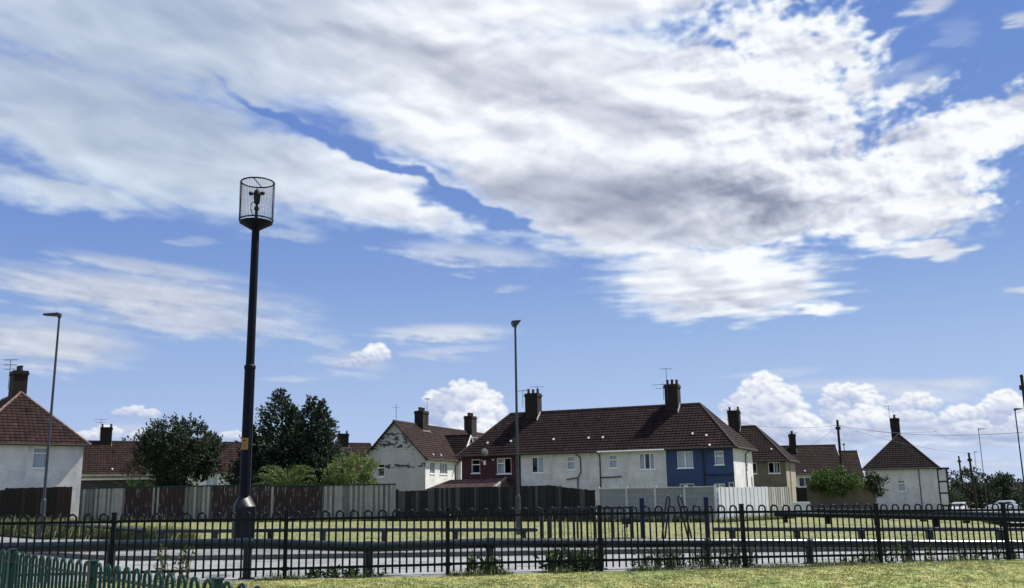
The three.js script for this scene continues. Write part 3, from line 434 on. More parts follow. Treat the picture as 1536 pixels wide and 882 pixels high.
// --- the terrace: four dwellings under one hipped roof
{
  const P = { x: 7.362, z: -79.17, t: 0.424, b: -0.07, W: 8.07, e: 4.69, r: 8.35 }, f = 3.685, grp = undefined;
  const redHouse = makeHouse({ ...P, x0: -11.597, x1: -5.88, hl: 3.22, freeR: false, wall: M.red, walls: { L: M.cream }, label: 'dark red painted house at the end of the terrace, tiled lean-to below',
    windows: [small('F', -10.34, -9.55, 3.3, 4.42), { face: 'F', s0: -8.02, s1: -6.72, y0: 3.2, y1: 4.46, mull: [0.5], trans: [[0, 0.5, 0.66]], curtain: [[0, 0.5]] }],
    chimneys: [[-6.15, 0.2, 1.15, 0.95, 7.0, 9.95, 3, { flash: flashG(-6.15, 0.2, 1.15, 0.95, 8.1), aerials: [[0.62, 0.55, [[0.5, 1.1, 6]], 0.5], [-0.75, 0.25, [[0.25, 1.0, 5]], 2.9]] }]],
    pipes: [[[-5.98, 4.6, f + 0.42], [-5.98, 4.35, f + 0.06], [-5.98, 0, f + 0.06]], [[-11.1, 2.72, f + 0.06], [-8.6, 2.66, f + 0.06], [-6.6, 2.72, f + 0.06]]], vents: [[-9.2, 0.28], [-7.1, 0.3]] });
  makeHouse({ ...P, x0: -5.877, x1: 0.807, freeL: false, freeR: false, wall: M.cream, label: 'white terrace house between the dark red one and its white neighbour',
    windows: [twoLight('F', -4.92, -3.85, 3.2, 4.46, { curtain: [[0.5, 1]] }), small('F', -1.9, -1.22, 3.38, 4.4, { curtain: [[0, 1]] })],
    pipes: [[[-1.0, 4.6, f + 0.4], [-0.72, 4.3, f + 0.07], [-0.7, 3.2, f + 0.07], [-0.95, 2.75, f + 0.07], [-1.9, 2.62, f + 0.07]], [[-0.95, 2.72, f + 0.08], [-1.0, 1.5, f + 0.08], [-1.0, 0, f + 0.08]]], vents: [[-3.3, 0.3], [-0.3, 0.3]] });
  makeHouse({ ...P, x0: 0.81, x1: 6.167, freeL: false, freeR: false, gutter: M.upvc, wall: M.cream, label: 'white terrace house joined to the blue painted end house',
    windows: [small('F', 1.62, 2.29, 3.42, 4.42, { curtain: [[0, 1]] }), { face: 'F', s0: 4.05, s1: 5.25, y0: 3.25, y1: 4.46, mull: [0.36, 0.7], curtain: [[0, 0.36], [0.7, 1]] }],
    chimneys: [[6.0 - 0.02, 0.1, 0.33 * 3.2, 0.95, 7.0, 9.98, 3, { flash: flashG(5.98, 0.1, 1.05, 0.95, 8.2), aerials: [[-0.3, 1.3, [[1.25, 1.0, 7]], 0.35], [-0.6, 0.1, [[0.0, 1.7, 9], [-0.3, 1.2, 5]], 0.2]] }]],
    pipes: [[[0.86, 4.6, f + 0.4], [0.9, 4.3, f + 0.07], [0.9, 1.5, f + 0.07], [0.9, 0, f + 0.07]], [[0.95, 2.72, f + 0.07], [1.8, 2.72, f + 0.07], [2.6, 2.76, f + 0.07]]], vents: [[0.9, 0.3]] });
  makeHouse({ ...P, x0: 6.17, x1: 11.597, hr: 3.47, freeL: false, wall: M.blue, walls: { R: M.white }, label: 'bright blue painted end house of the terrace with a pale side wall',
    windows: [twoLight('F', 7.03, 8.23, 3.28, 4.5, { curtain: [[0, 1]] }), small('F', 9.86, 10.54, 3.45, 4.46, { curtain: [[0, 1]] }), twoLight('F', 7.11, 8.23, 1.1, 2.12), twoLight('F', 9.71, 10.5, 1.1, 2.08, { curtain: [[0, 1]] }), { face: 'F', s0: 10.78, s1: 11.16, y0: 1.55, y1: 2.16 }, { face: 'R', s0: -0.9, s1: -1.7, y0: 3.3, y1: 4.35, trans: [[0, 1, 0.6]] }, { face: 'R', s0: -2.6, s1: -3.2, y0: 1.6, y1: 2.6 }],
    pipes: [[[9.0, 4.6, f + 0.4], [9.02, 4.3, f + 0.07], [9.02, 1, f + 0.07], [9.02, 0, f + 0.07]], [[9.1, 2.72, f + 0.07], [10.2, 2.72, f + 0.07], [11.18, 2.7, f + 0.07]], [[11.25 + 0.4, 4.6, -0.6], [11.32, 4.3, -0.6], [11.32, 2, -0.6], [11.32, 0, -0.6]]], vents: [[9.2, 0.25], [11.0 - 1.4, 0.04], [8.1, 0.3]] });
  { // things fixed to the red wall
    const dish = part('satellite_dish', [(() => { const g = new THREE.SphereGeometry(0.55, 18, 8, 0, Math.PI * 2, 0, 0.62).rotateX(Math.PI / 2).scale(1, 1.1, 0.6); return g.translate(0, 0, -0.3); })(), rodG(V(0, -0.25, 0), V(0, -0.1, 0.42), 0.012, 5), rodG(V(0, 0, -0.02), V(0, -0.3, -0.35), 0.02, 5)], M.kerb, redHouse); dish.position.set(-8.72, 4.95, f + 0.75); dish.rotation.set(-0.45, 0.9, 0);
    part('alarm_box', rboxG(-9.2, -8.98, 3.95, 4.3, f, f + 0.09, 0.02), M.upvc, redHouse); part('wall_vent', rboxG(-9.42, -9.32, 4.25, 4.38, f, f + 0.05, 0.01), M.lead, redHouse); part('wall_vent', rboxG(-8.45, -8.25, 4.3, 4.4, f, f + 0.05, 0.01), M.lead, redHouse);
  }
  // lean-to with its own low tiled roof behind the red house
  const l = thing('lean_to', 'low tiled lean-to in front of the dark red house', 'outbuilding', [P.x, P.b, P.z], -P.t);
  part('wall', [boxG(-12.4, -7.0, -1.5, 1.9, f + 0.02, f + 3.4)], M.red, l);
  const lr = part('roof', [roofFace(V(-12.9, 1.9, f + 3.8), V(-6.7, 1.9, f + 3.8), V(-7.2, 2.82, f + 0.03), V(-12.2, 2.82, f + 0.03), 0.25), roofFace(V(-6.7, 1.9, f + 3.8), V(-6.7, 1.9, f + 0.03), V(-7.2, 2.82, f + 0.03), V(-7.2, 2.82, f + 0.03), 0.25)], M.leanTile, l);
  part('hip_tiles', ridgeG(V(-6.7, 1.92, f + 3.8), V(-7.2, 2.84, f + 0.06), 0.14), M.edging, lr);
}
// --- white house at the left with a hipped end
makeHouse({ x: -35.452, z: -67.248, t: 0.904, b: 0.28, W: 7.48, e: 4.8, r: 8.5, x0: -7, x1: 7, hl: 3.8, hr: 4.0, wall: M.white, ridge: M.leanTile, roof: M.roofFar, label: 'white rendered house with a hipped red brown roof behind the dark fence',
  windows: [{ face: 'R', s0: -0.35, s1: -1.25, y0: 3.3, y1: 4.62, trans: [[0, 1, 0.72]], curtain: [[0, 1]] }],
  chimneys: [[1.9, 0.0, 1.3, 0.9, 7.4, 10.05, 3, { aerials: [[-0.6, 0.9, [[0.85, 0.9, 6], [0.5, 0.9, 6], [0.2, 0.7, 4]], 0.9], ] }]], vents: [] });
// --- house with the flaking gable
{
  const P = { x: -7.668, z: -103.727, t: -1.221, b: 0.064, W: 7.2, e: 4.83, r: 8.58, x0: -11.647, x1: 11.647 };
  const h = makeHouse({ ...P, wall: M.white, walls: { L: M.flaking }, roof: M.roofFar, label: 'white house with grey flaking paint on its gable wall',
    windows: [{ face: 'L', s0: -1.85, s1: -1.1, y0: 3.3, y1: 4.5, trans: [[0, 1, 0.7]] }, twoLight('F', -10.25, -9.15, 3.5, 4.6), { face: 'F', s0: -7.95, s1: -6.15, y0: 3.5, y1: 4.6, mull: [0.34, 0.67] }, twoLight('F', 2, 3.4, 3.5, 4.6)],
    chimneys: [[-5.7, 0.15, 1.35, 0.95, 7.3, 9.95, 4, { flash: flashG(-5.7, 0.15, 1.35, 0.95, 8.2, true), aerials: [[0.2, 1.3, [[1.25, 0.9, 5]], 0.4]] }], [7.3, 0.15, 1.5, 0.95, 7.3, 10.35, 4, { flash: flashG(7.3, 0.15, 1.5, 0.95, 8.2, true) }]],
    pipes: [[[-4.3, 4.7, 3.6], [-4.3, 4.4, 3.32], [-4.3, 0, 3.32]]], vents: [[-9.4, 0.12], [-7.6, 0.12]] });
  // tall stick aerial on the gable end
  part('aerial', [rodG(V(-11.3, 7.6, 0.1), V(-11.3, 10.2, 0.1), 0.025, 5), rodG(V(-11.3, 9.9, -0.35), V(-11.3, 9.9, 0.5), 0.012, 4)], M.aerial, h);
  // cross wing: a small gabled roof running out of the front slope
  const xc = -1.7, hw = 2.5, ez = 3.95, zr = 0.2;
  part('cross_roof', [roofFace(V(xc - hw, 4.8, ez), V(xc - hw, 4.8, 3.3), V(xc, 7.6, zr), V(xc, 7.6, ez)), roofFace(V(xc + hw, 4.8, 3.3), V(xc + hw, 4.8, ez), V(xc, 7.6, ez), V(xc, 7.6, zr)), ...ridgeG(V(xc, 7.6, zr), V(xc, 7.6, ez), 0.1)], M.roofDark, h);
  const g = new THREE.Shape([new THREE.Vector2(xc - hw + 0.3, 4.75), new THREE.Vector2(xc + hw - 0.3, 4.75), new THREE.Vector2(xc, 7.45)]), gg = new THREE.ExtrudeGeometry(g, { depth: 0.4, bevelEnabled: false }); gg.translate(0, 0, 3.35);
  part('cross_gable', [gg, boxG(xc - hw + 0.3, xc + hw - 0.3, -1.5, 4.75, 3.2, 3.75)], M.white, h);
  part('bargeboard', [rodG(V(xc - hw, 4.75, ez), V(xc, 7.55, ez), 0.08, 4), rodG(V(xc + hw, 4.75, ez), V(xc, 7.55, ez), 0.08, 4)], M.upvc, h);
}
// --- khaki house beyond the blue one
makeHouse({ x: 20.475, z: -99.679, t: 0.399, b: -0.395, W: 7.97, e: 4.69, r: 8.34, x0: -8, x1: 8, hl: 3.8, hr: 3.53, wall: M.khaki, walls: { R: M.sand }, label: 'khaki rendered house with a hipped roof beyond the blue house',
  windows: [{ face: 'F', s0: 5.98, s1: 7.1, y0: 3.5, y1: 4.55, mull: [0.5], curtain: [[0.6, 0.8]] }, twoLight('F', 3.6, 4.9, 3.5, 4.55)],
  chimneys: [[2.4, 0.0, 1.15, 0.9, 7.2, 10.0, 2, { flash: flashG(2.4, 0, 1.15, 0.9, 8.2), aerials: [[0.5, 0.4, [[0.1, 0.8, 4]], 0.2], [-0.6, 0.2, [[0.0, 0.7, 4], [-0.9, 0.8, 4]], 0.2]] }]],
  pipes: [[[7.72, 4.6, 1.2], [7.72, 4.3, 1.2], [7.72, 0, 1.2]]], vents: [[6.3, 0.3]], pipe: M.sand });
// --- row further back on the right
makeHouse({ x: 33.6, z: -121.5, t: 0.12, b: -1.0, W: 8.4, e: 4.35, r: 7.95, x0: -8, x1: 6.6, wall: M.white, label: 'white house with a plain gabled roof behind the leafy green tree', roof: M.roof, barge: M.upvc,
  windows: [twoLight('F', 1.2, 2.6, 2.9, 4.0)], chimneys: [[1.3, 0.6, 0.75, 0.8, 6.6, 9.4, 2, { flash: flashG(1.3, 0.6, 0.75, 0.8, 7.6), aerials: [[-0.35, 0.2, [[0.15, 0.6, 4]], 0.3], [0.35, 0.2, [[0.15, 0.5, 4]], 0.3]] }]], vents: [[2.0, 0.1], [4.0, 0.12]] });
makeHouse({ x: 44.8, z: -134, t: 0.18, b: -1.6, W: 8, e: 4.6, r: 8.3, x0: -5.5, x1: 2.6, wall: M.white, label: 'white house of which only a strip of roof and gable shows beside the end house', roof: M.roofFar, barge: M.upvc, windows: [twoLight('F', -1, 0.4, 3.2, 4.2)] });
// --- end house at the right
{
  const h = makeHouse({ x: 44.554, z: -111.286, t: 1.993, b: -1.05, W: 7.86, e: 4.63, r: 8.53, x0: -7, x1: 7, hl: 3.8, hr: 3.72, wall: M.cream, roof: M.roofDark, label: 'off white end house with a dark hipped roof beside the side road',
    windows: [{ face: 'R', s0: 0.42, s1: -0.32, y0: 2.25, y1: 3.4, trans: [[0, 1, 0.72]], curtain: [[0, 1]] }, twoLight('B', 5.0, 6.0, 3.0, 4.1), twoLight('B', 5.0, 6.0, 0.9, 2.2)],
    chimneys: [[1.2, 0.35, 1.1, 0.95, 7.6, 10.45, 3, { aerials: [[-0.2, 1.5, [[1.45, 1.0, 5], [1.1, 0.5, 3]], 1.9]] }]],
    pipes: [[[7.2, 4.5, 3.45], [6.74, 4.2, 3.4], [6.74, 2.4, 3.4], [6.74, 0, 3.4]], [[6.74, 4.6, -1.8], [6.74, 2.4, -1.8], [6.74, -0.5, -1.8]], [[6.75, 2.6, 3.3], [6.75, 2.45, 1.9], [6.75, 2.4, 1.4]]], vents: [] });
  // bay on its right side, white panels between dark posts
  const z0 = -3.58, gb = [], gp = [];
  for (const x of [6.55, 5.0, 3.6]) gp.push(boxG(x - 0.09, x + 0.09, -1.5, 4.5, z0 - 1.05, z0 - 0.86)); for (const y of [0.7, 2.0, 3.2, 4.42]) gp.push(boxG(3.5, 6.66, y - 0.08, y + 0.08, z0 - 1.07, z0 - 0.85)); gb.push(boxG(3.52, 6.64, -1.5, 4.42, z0 - 0.98, z0 - 0.02));
  gp.push(boxG(6.6, 6.7, -1.5, 4.5, z0 - 0.98, z0 - 0.88), boxG(6.58, 6.68, -1.5, 4.5, z0 - 0.14, z0 - 0.02)); for (const y of [0.7, 2.0, 3.2]) gp.push(boxG(6.58, 6.67, y - 0.08, y + 0.08, z0 - 0.9, z0 - 0.1));
  const bay = part('side_bay', gb, M.cream, h); part('bay_frame', gp, M.trimDark, bay); part('bay_roof', [boxG(3.3, 6.9, 4.5, 4.66, z0 - 1.25, z0 + 0.05)], M.trimDark, bay);
}
// --- long row far behind on the left
{
  const P = { x: -32.678, z: -113.756, t: -0.422, b: 0.05, W: 7.6, e: 4.34, r: 7.97 }, cuts = [-17.5, -9.2, -0.6, 7.6, 16.14];
  const say = ['white row house behind the flat roofed shed, ivy on its slope', 'white row house behind the round dark tree', 'white row house showing between the round tree and the camera mast', 'white row house behind the tall conifers, beside the flaking gable'];
  const ch = [[[-14.4, 0.0, 1.2, 0.9, 7.0, 9.55, 2, { flash: flashG(-14.4, 0, 1.2, 0.9, 7.8), aerials: [[-0.65, 0.9, [[0.85, 1.3, 6], [0.5, 1.0, 5]], 0.3]] }]], [[-3.4, 0, 0.9, 0.9, 7.0, 9.0, 2, {}]], [], [[12.6, 0, 1.25, 0.9, 7.0, 9.15, 2, { flash: flashG(12.6, 0, 1.25, 0.9, 7.8) }]]];
  for (let i = 0; i < 4; i++) makeHouse({ ...P, x0: cuts[i] + (i ? 0.003 : 0), x1: cuts[i + 1], freeL: i === 0, freeR: i === 3, wall: M.white, roof: M.roofFar, label: say[i], group: undefined,
    windows: [twoLight('F', cuts[i] + 1.2, cuts[i] + 2.5, 2.9, 4.0), twoLight('F', cuts[i] + 5.4, cuts[i] + 6.7, 2.9, 4.0, { curtain: [[0, 1]] })], chimneys: ch[i], vents: i === 0 ? [[-13.6, 0.12], [-9.6, 0.12]] : i === 2 ? [[2.4, 0.06]] : [] });
}
// ---------------------------------------------------------------- fences behind the field
// Upright boards between two points; every board is a part of its own
function boardFence(name, label, A, B, o) {
  const d = Math.hypot(B[0] - A[0], B[1] - A[1]), turn = -Math.atan2(B[1] - A[1], B[0] - A[0]), h = o.height, r = rng(o.seed ?? 1), f = thing(name, label, 'fence', [A[0], groundY(A[0], A[1]), A[1]], turn, o.group), w = o.board ?? 0.15, n = Math.max(1, Math.round(d / w)), step = d / n;
  const geos = [0, 1, 2].map((k) => metreUV(rboxG(-step * 0.53, step * 0.53, 0, h, -0.011, 0.011, 0.004))), shifted = geos.map((g, k) => [0.11, 0.37, 0.53, 0.78].map((s) => { const c = g.clone(); const uv = c.attributes.uv; for (let i = 0; i < uv.count; i++) uv.setXY(i, uv.getX(i) + s + k * 0.21, uv.getY(i) + s * 2.1); c.ownUV = true; return c; })).flat();
  for (let i = 0; i < n; i++) {
    const m = part('board', shifted[Math.floor(r() * shifted.length)], o.pick(i * step, r, i), f); const dh = o.stepY ? o.stepY(i * step) : 0;
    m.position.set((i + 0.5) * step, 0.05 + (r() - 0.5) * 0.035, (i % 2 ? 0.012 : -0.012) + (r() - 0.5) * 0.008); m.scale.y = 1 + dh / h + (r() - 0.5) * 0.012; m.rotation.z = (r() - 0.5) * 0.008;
  }
  for (const y of [0.35, h * 0.55, h - 0.25]) part('rail', boxG(0, d, y - 0.04, y + 0.04, -0.09, -0.03), o.railMat ?? M.silver2, f);
  part('gravel_board', boxG(0, d, -0.1, o.gravel ?? 0.12, -0.02, 0.028), o.gravelMat ?? M.darkBoard2, f);
  if (o.cap) part('capping', rboxG(-0.02, d + 0.02, h + 0.02, h + 0.09, -0.055, 0.055, 0.01), o.cap, f);
  const every = o.post ?? 2.4; for (let s = 0; s <= d + 0.01; s += every) part('post', boxG(s - 0.055, s + 0.055, -0.3, h + (o.postUp ?? 0.02), -0.2, -0.09), o.postMat ?? M.silver2, f);
  return f;
}
boardFence('dark_board_fence', 'dark brown solid board fence in front of the white hipped house', [-35.5, -56.2], [-27.35, -60.0], { height: 1.86, seed: 4, board: 0.16, pick: (s, r) => s > 8.1 ? M.umber2 : r() < 0.15 ? M.umber2 : M.umber, stepY: (s) => s < 2.4 ? -0.12 : s < 5.2 ? 0.0 : 0.1 + 0.02 * (s - 5.2), railMat: M.umber, postMat: M.umber, gravelMat: M.umber, post: 2.72, postUp: 0.2 });
const pale = (i, r) => i % 2 ? (r() < 0.75 ? M.silver : M.silver2) : r() < 0.5 ? M.silver2 : r() < 0.6 ? M.green : M.silver;  // set-back boards mostly take darker tones: shade between boards put into the colour
const mixA = (s, r, i) => { // alternating bare and painted panels
  const runs = [[0, 3.0, 's'], [3.0, 7.2, 'p'], [7.2, 9.0, 's'], [9.0, 99, 'p']];
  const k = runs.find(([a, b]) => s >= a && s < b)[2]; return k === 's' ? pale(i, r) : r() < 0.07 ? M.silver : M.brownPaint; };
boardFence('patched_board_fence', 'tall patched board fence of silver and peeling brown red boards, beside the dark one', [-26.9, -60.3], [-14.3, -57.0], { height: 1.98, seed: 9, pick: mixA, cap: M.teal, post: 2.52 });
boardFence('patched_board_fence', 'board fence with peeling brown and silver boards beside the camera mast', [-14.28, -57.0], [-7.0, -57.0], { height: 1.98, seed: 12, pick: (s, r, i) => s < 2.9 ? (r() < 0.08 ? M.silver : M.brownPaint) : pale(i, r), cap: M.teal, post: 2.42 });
boardFence('dark_board_fence', 'blackened board fence behind the lamp post in front of the terrace', [-6.95, -56.95], [4.25, -51.75], { height: 1.74, seed: 15, pick: (s, r) => { const p = Math.floor(s / 2.06) % 3; return r() < (p === 1 ? 0.6 : p === 2 ? 0.12 : 0.35) ? (r() < 0.5 ? M.darkBoard3 : M.darkBoard2) : M.darkBoard; }, stepY: (s) => s < 2 ? -0.1 : s > 9.6 ? 0.05 - 0.12 * (s - 9.6) : 0.04, railMat: M.darkBoard, postMat: M.darkBoard, gravelMat: M.darkBoard, gravel: 0.5, post: 2.06, postUp: 0.06 });
{
  // concrete panels slotted between posts
  const A = [4.45, -51.65], B = [10.0, -48.75], d = Math.hypot(B[0] - A[0], B[1] - A[1]), f = thing('concrete_fence', 'grey concrete panel fence with pale posts in front of the blue house', 'fence', [A[0], groundY(...A) - 0.1, A[1]], -Math.atan2(B[1] - A[1], B[0] - A[0])), bays = 4, w = d / bays;
  for (let i = 0; i <= bays; i++) part('post', rboxG(i * w - 0.06, i * w + 0.06, -0.3, 1.86, -0.07, 0.07, 0.015), M.concretePost, f);
  for (let i = 0; i < bays; i++) { for (let j = 0; j < 6; j++) part('panel', rboxG(i * w + 0.045, (i + 1) * w - 0.045, j * 0.3 - 0.05 + 0.004, (j + 1) * 0.3 - 0.05 - 0.004, -0.025, 0.028 - 0.006 * ((i + j) % 2), 0.006), M.concrete, f); part('capping', rboxG(i * w + 0.05, (i + 1) * w - 0.05, 1.755, 1.81, -0.06, 0.06, 0.01), M.concretePost, f); }
  // thin spikes along the top of the left bays
  for (let i = 0; i < 11; i++) { const x = 0.25 + i * 0.27; part('spike', rodG(V(x, 1.8, 0), V(x + 0.01, 2.04 + 0.06 * h2(i, 1), 0), 0.018, 4, 0.004), M.concretePost, f); }
}
boardFence('white_board_fence', 'white painted board fence turning back beside the concrete one', [10.15, -48.6], [13.7, -53.0], { height: 1.64, seed: 21, board: 0.24, pick: (s, r) => M.whiteBoard, railMat: M.whiteBoard, postMat: M.whiteBoard, gravelMat: M.whiteBoard, post: 2.1 });
boardFence('grey_board_fence', 'grey white board fence at the far end of the white one', [13.75, -53.1], [15.9, -56.4], { height: 1.66, seed: 22, board: 0.2, pick: (s, r) => r() < 0.4 ? M.greyBoard : M.silver, railMat: M.greyBoard, postMat: M.greyBoard, post: 2.1 });
// low white wall where that fence ends
single('garden_wall', 'low white garden wall beyond the grey white boards', 'wall', [rboxG(15.7, 17.2, -0.3, 0.75, -57.2, -57.0, 0.02)], M.white);
{ const w = single('garden_wall', 'long khaki garden wall under the leafy tree', 'wall', [rboxG(0, 6.6, -1, 2.6, -0.12, 0.12, 0.02), rboxG(-0.02, 6.62, 2.6, 2.68, -0.16, 0.16, 0.02)], M.khaki); w.position.set(27.7, -0.75, -92.4); w.rotation.y = 0.06; }
{ const g = thing('garden_gate', 'dark wooden garden gate beside the khaki house', 'gate', [26.72, -0.6, -92.2], 0.06); for (let i = 0; i < 6; i++) part('board', boxG(i * 0.15, i * 0.15 + 0.143, 0, 2.3, -0.02, 0.02), M.umber, g); part('rail', boxG(0, 0.9, 1.9, 2.0, -0.06, -0.02), M.umber, g); part('post', boxG(-0.12, -0.01, 0, 2.4, -0.07, 0.05), M.umber, g); }
{ // flat roofed shed between the left house and the round tree
  const s = thing('garden_shed', 'dark flat roofed shed behind the patched fence', 'shed', [-27.8, 0.2, -70], 0.05);
  part('wall', boxG(-3.6, 3.3, -0.4, 2.75, -2, 0), M.darkBoard2, s); part('roof', rboxG(-3.85, 3.5, 2.86, 3.02, -2.3, 0.32, 0.02), M.kerb, s); part('fascia', boxG(-3.8, 3.2, 2.72, 2.855, 0.02, 0.28), M.greyBoard, s); }

// ---------------------------------------------------------------- bow-top railings
const HOOP_W = 0.125;
function hoopG(h, r, drop = 0) {
  const w = HOOP_W / 2, top = h - w, p = new THREE.CurvePath(); const pts = [V(-w, 0.045, 0), V(-w, top * 0.5, 0), V(-w, top, 0)];
  for (let i = 1; i < 10; i++) { const a = Math.PI - Math.PI * i / 10; pts.push(V(Math.cos(a) * w, top + Math.sin(a) * w, 0)); } pts.push(V(w, top, 0), V(w, top * 0.5, 0), V(w, 0.045, 0));
  const ring = 6, pos = [], idx = [], nor = [];
  pts.forEach((q, i) => { const a = pts[Math.max(0, i - 1)], b = pts[Math.min(pts.length - 1, i + 1)], t = b.clone().sub(a).normalize(), s = V(-t.y, t.x, 0); for (let k = 0; k < ring; k++) { const an = k / ring * Math.PI * 2, n = s.clone().multiplyScalar(Math.cos(an)).add(V(0, 0, Math.sin(an))); nor.push(n.x, n.y, n.z); pos.push(q.x + n.x * r, q.y + n.y * r, q.z + n.z * r); } });
  for (let i = 0; i < pts.length - 1; i++) for (let k = 0; k < ring; k++) { const a = i * ring + k, b = i * ring + (k + 1) % ring; idx.push(a, b, a + ring, b, b + ring, a + ring); }
  const g = new THREE.BufferGeometry(); g.setAttribute('position', new THREE.Float32BufferAttribute(pos, 3)); g.setAttribute('normal', new THREE.Float32BufferAttribute(nor, 3)); g.setIndex(idx); return metreUV(g);
}
function bowRailing(label, start, ang, first, panels, height, mat, yAt, o = {}) {
  const f = thing('bow_top_railing', label, 'railing', [start[0], yAt(0), start[1]], ang), P = 2.75, hg = hoopG(height, o.bar ?? 0.0165), per = 11, pitch = (P - 0.09) / per, r = rng(o.seed ?? 2);
  const post = joined([rboxG(-0.034, 0.034, -0.25, height + 0.015, -0.034, 0.034, 0.006), rboxG(-0.042, 0.042, height + 0.012, height + 0.03, -0.042, 0.042, 0.006)]), tr = metreUV(rboxG(0.034, P - 0.034, -(o.rail ?? 0.022), o.rail ?? 0.022, -0.007, 0.007, 0.003));
  const lug = joined([new THREE.ConeGeometry(0.05, 0.12, 4).rotateZ(-Math.PI / 2).translate(0.09, 0, 0), new THREE.ConeGeometry(0.05, 0.12, 4).rotateZ(Math.PI / 2).translate(-0.09, 0, 0)]);
  for (let i = first; i <= first + panels; i++) {
    const dy = yAt(i * P) - yAt(0), dn = yAt((i + 1) * P) - yAt(i * P), p = part('post', post, mat, f); p.position.set(i * P, dy, 0); p.rotation.z = (r() - 0.5) * 0.012;
    for (const y of [height - 0.12, 0.17]) { const l = part('rail_lug', lug, mat, p); l.position.y = y; l.scale.set(1, 0.75, 0.6); }
    if (i === first + panels) break;
    for (const y of [height - 0.12, 0.17]) { const b = part('rail', tr, mat, f); b.position.set(i * P, dy + y + (r() - 0.5) * 0.008, 0); b.rotation.z = Math.atan2(dn, P); }
    for (let k = 0; k < per; k++) { const x = 0.045 + (k + 0.5) * pitch, m = part('hoop', hg, mat, f); m.position.set(i * P + x, dy + dn * x / P + (r() - 0.5) * 0.006, 0); m.rotation.z = (r() - 0.5) * 0.006; }
  }
  return f;
}
// along the lawn edge, from the left out of sight to the right
bowRailing('long dark green bow-top railing along the edge of the lawn', [-6.58, -16.05], Math.atan(0.199), -1, 9, 1.10, M.railing, (s) => baseY(-6.58 + s * 0.981) + 0.01 + 0.035 * sstep(0, 9, s) * sstep(20, 9, s), { seed: 6 });
// the nearer run at the lower left
{ const a = [-5.96, -11.66], b = [-2.32, -7.61], ang = Math.atan2(-(b[1] - a[1]), b[0] - a[0]); bowRailing('teal green bow-top railing running towards the long dark one', a, ang, -2, 5, 1.10, M.teal, (s) => -0.30 - 0.010 * s, { seed: 8, bar: 0.0155, rail: 0.014 }); }

// ---------------------------------------------------------------- pipe barriers and knee rails
function pipeBarrier(name, label, pts, posts, r, o = {}) {   // pts: [x, z, top above ground]
  const f = thing(name, label, o.category ?? 'barrier', [pts[0][0], groundY(pts[0][0], pts[0][1]), pts[0][1]], 0, o.group), O = V(pts[0][0], groundY(pts[0][0], pts[0][1]), pts[0][1]), world = ([x, z, h]) => V(x, groundY(x, z) + h - r, z).sub(O);
  const curve = new THREE.CatmullRomCurve3(pts.map(world), false, 'centripetal');
  const g = [new THREE.TubeGeometry(curve, Math.max(24, pts.length * 8), r, 12)];
  if (o.open) { const e = curve.getPoint(1), t = curve.getTangent(1), ring = new THREE.TorusGeometry(r, 0.012, 6, 16); ring.applyQuaternion(new THREE.Quaternion().setFromUnitVectors(V(0, 0, 1), t)); ring.translate(e.x, e.y, e.z); g.push(ring); }
  else for (const k of [0, 1]) { const e = curve.getPoint(k); g.push(new THREE.SphereGeometry(r, 10, 8).translate(e.x, e.y, e.z)); }
  part('pipe', g, o.mat ?? M.barrier, f);
  for (const x of posts) {
    let k = 0; for (let i = 0; i < 400; i++) { if (Math.abs(curve.getPoint(i / 400).x + O.x - x) < Math.abs(curve.getPoint(k).x + O.x - x)) k = i / 400; }
    const p = curve.getPoint(k), gy = groundY(p.x + O.x, p.z + O.z) - O.y, w = o.postW ?? 0.07;
    part('post', o.square ? [rboxG(p.x - w, p.x + w, gy - 0.2, p.y, p.z - w, p.z + w, 0.012), new THREE.CylinderGeometry(w * 1.5, w, 0.08, 8).translate(p.x, p.y - r - 0.02, p.z)] : [cylG(w, w, gy - 0.2, p.y, 14, p.x, p.z), new THREE.CylinderGeometry(r + 0.012, r + 0.012, 0.16, 14).rotateZ(Math.PI / 2).translate(p.x, p.y, p.z), cylG(w * 1.9, w * 1.9, gy - 0.02, gy + 0.02, 14, p.x, p.z)], o.mat ?? M.barrier, f);
  }
  return f;
}
pipeBarrier('pipe_barrier', 'thick dark green pipe barrier on round posts just behind the railing', [[-13, -16.0, 0.66], [-9.6, -16.35, 0.66], [-7.59, -16.6, 0.66], [-4.61, -16.95, 0.67], [-2.57, -17.4, 0.58], [-0.49, -17.9, 0.6], [1.57, -18.4, 0.56], [3.64, -18.95, 0.52], [5.79, -19.5, 0.47], [7.96, -20.0, 0.42], [10.19, -20.4, 0.37], [13, -21, 0.34]], [-11.6, -9.2, -6.85, -4.61, -2.57, -0.49, 1.57, 3.64, 5.79, 7.96, 10.19, 12.4], 0.088, { postW: 0.074 });
pipeBarrier('knee_rail', 'low dark green knee rail across the field edge, left of the gate', [[-10.24, -28.1, 0.5], [-8.5, -27.75, 0.5], [-5.4, -27.5, 0.51], [-1.66, -26.95, 0.5], [0.55, -26.45, 0.5]], [-10.1, -8.5, -6.9, -5.41, -3.64, -1.66, 0.2], 0.05, { square: true, postW: 0.075 });
pipeBarrier('knee_rail', 'low dark green knee rail running right from the squeeze barrier', [[5.2, -25.75, 0.5], [7.2, -25.25, 0.5], [8.75, -24.9, 0.5], [10.3, -24.5, 0.5], [13.4, -23.9, 0.5]], [5.65, 7.22, 8.75, 10.3, 11.9], 0.05, { square: true, postW: 0.075 });
pipeBarrier('knee_rail', 'weathered knee rail with an open pipe end in the long grass', [[-21.2, -39.0, 0.52], [-17.6, -36.0, 0.54], [-14.2, -32.8, 0.54], [-11.19, -29.5, 0.5]], [-20.2, -18.7, -17.2, -15.7, -14.2, -12.7, -11.4], 0.06, { square: true, postW: 0.075, open: true });
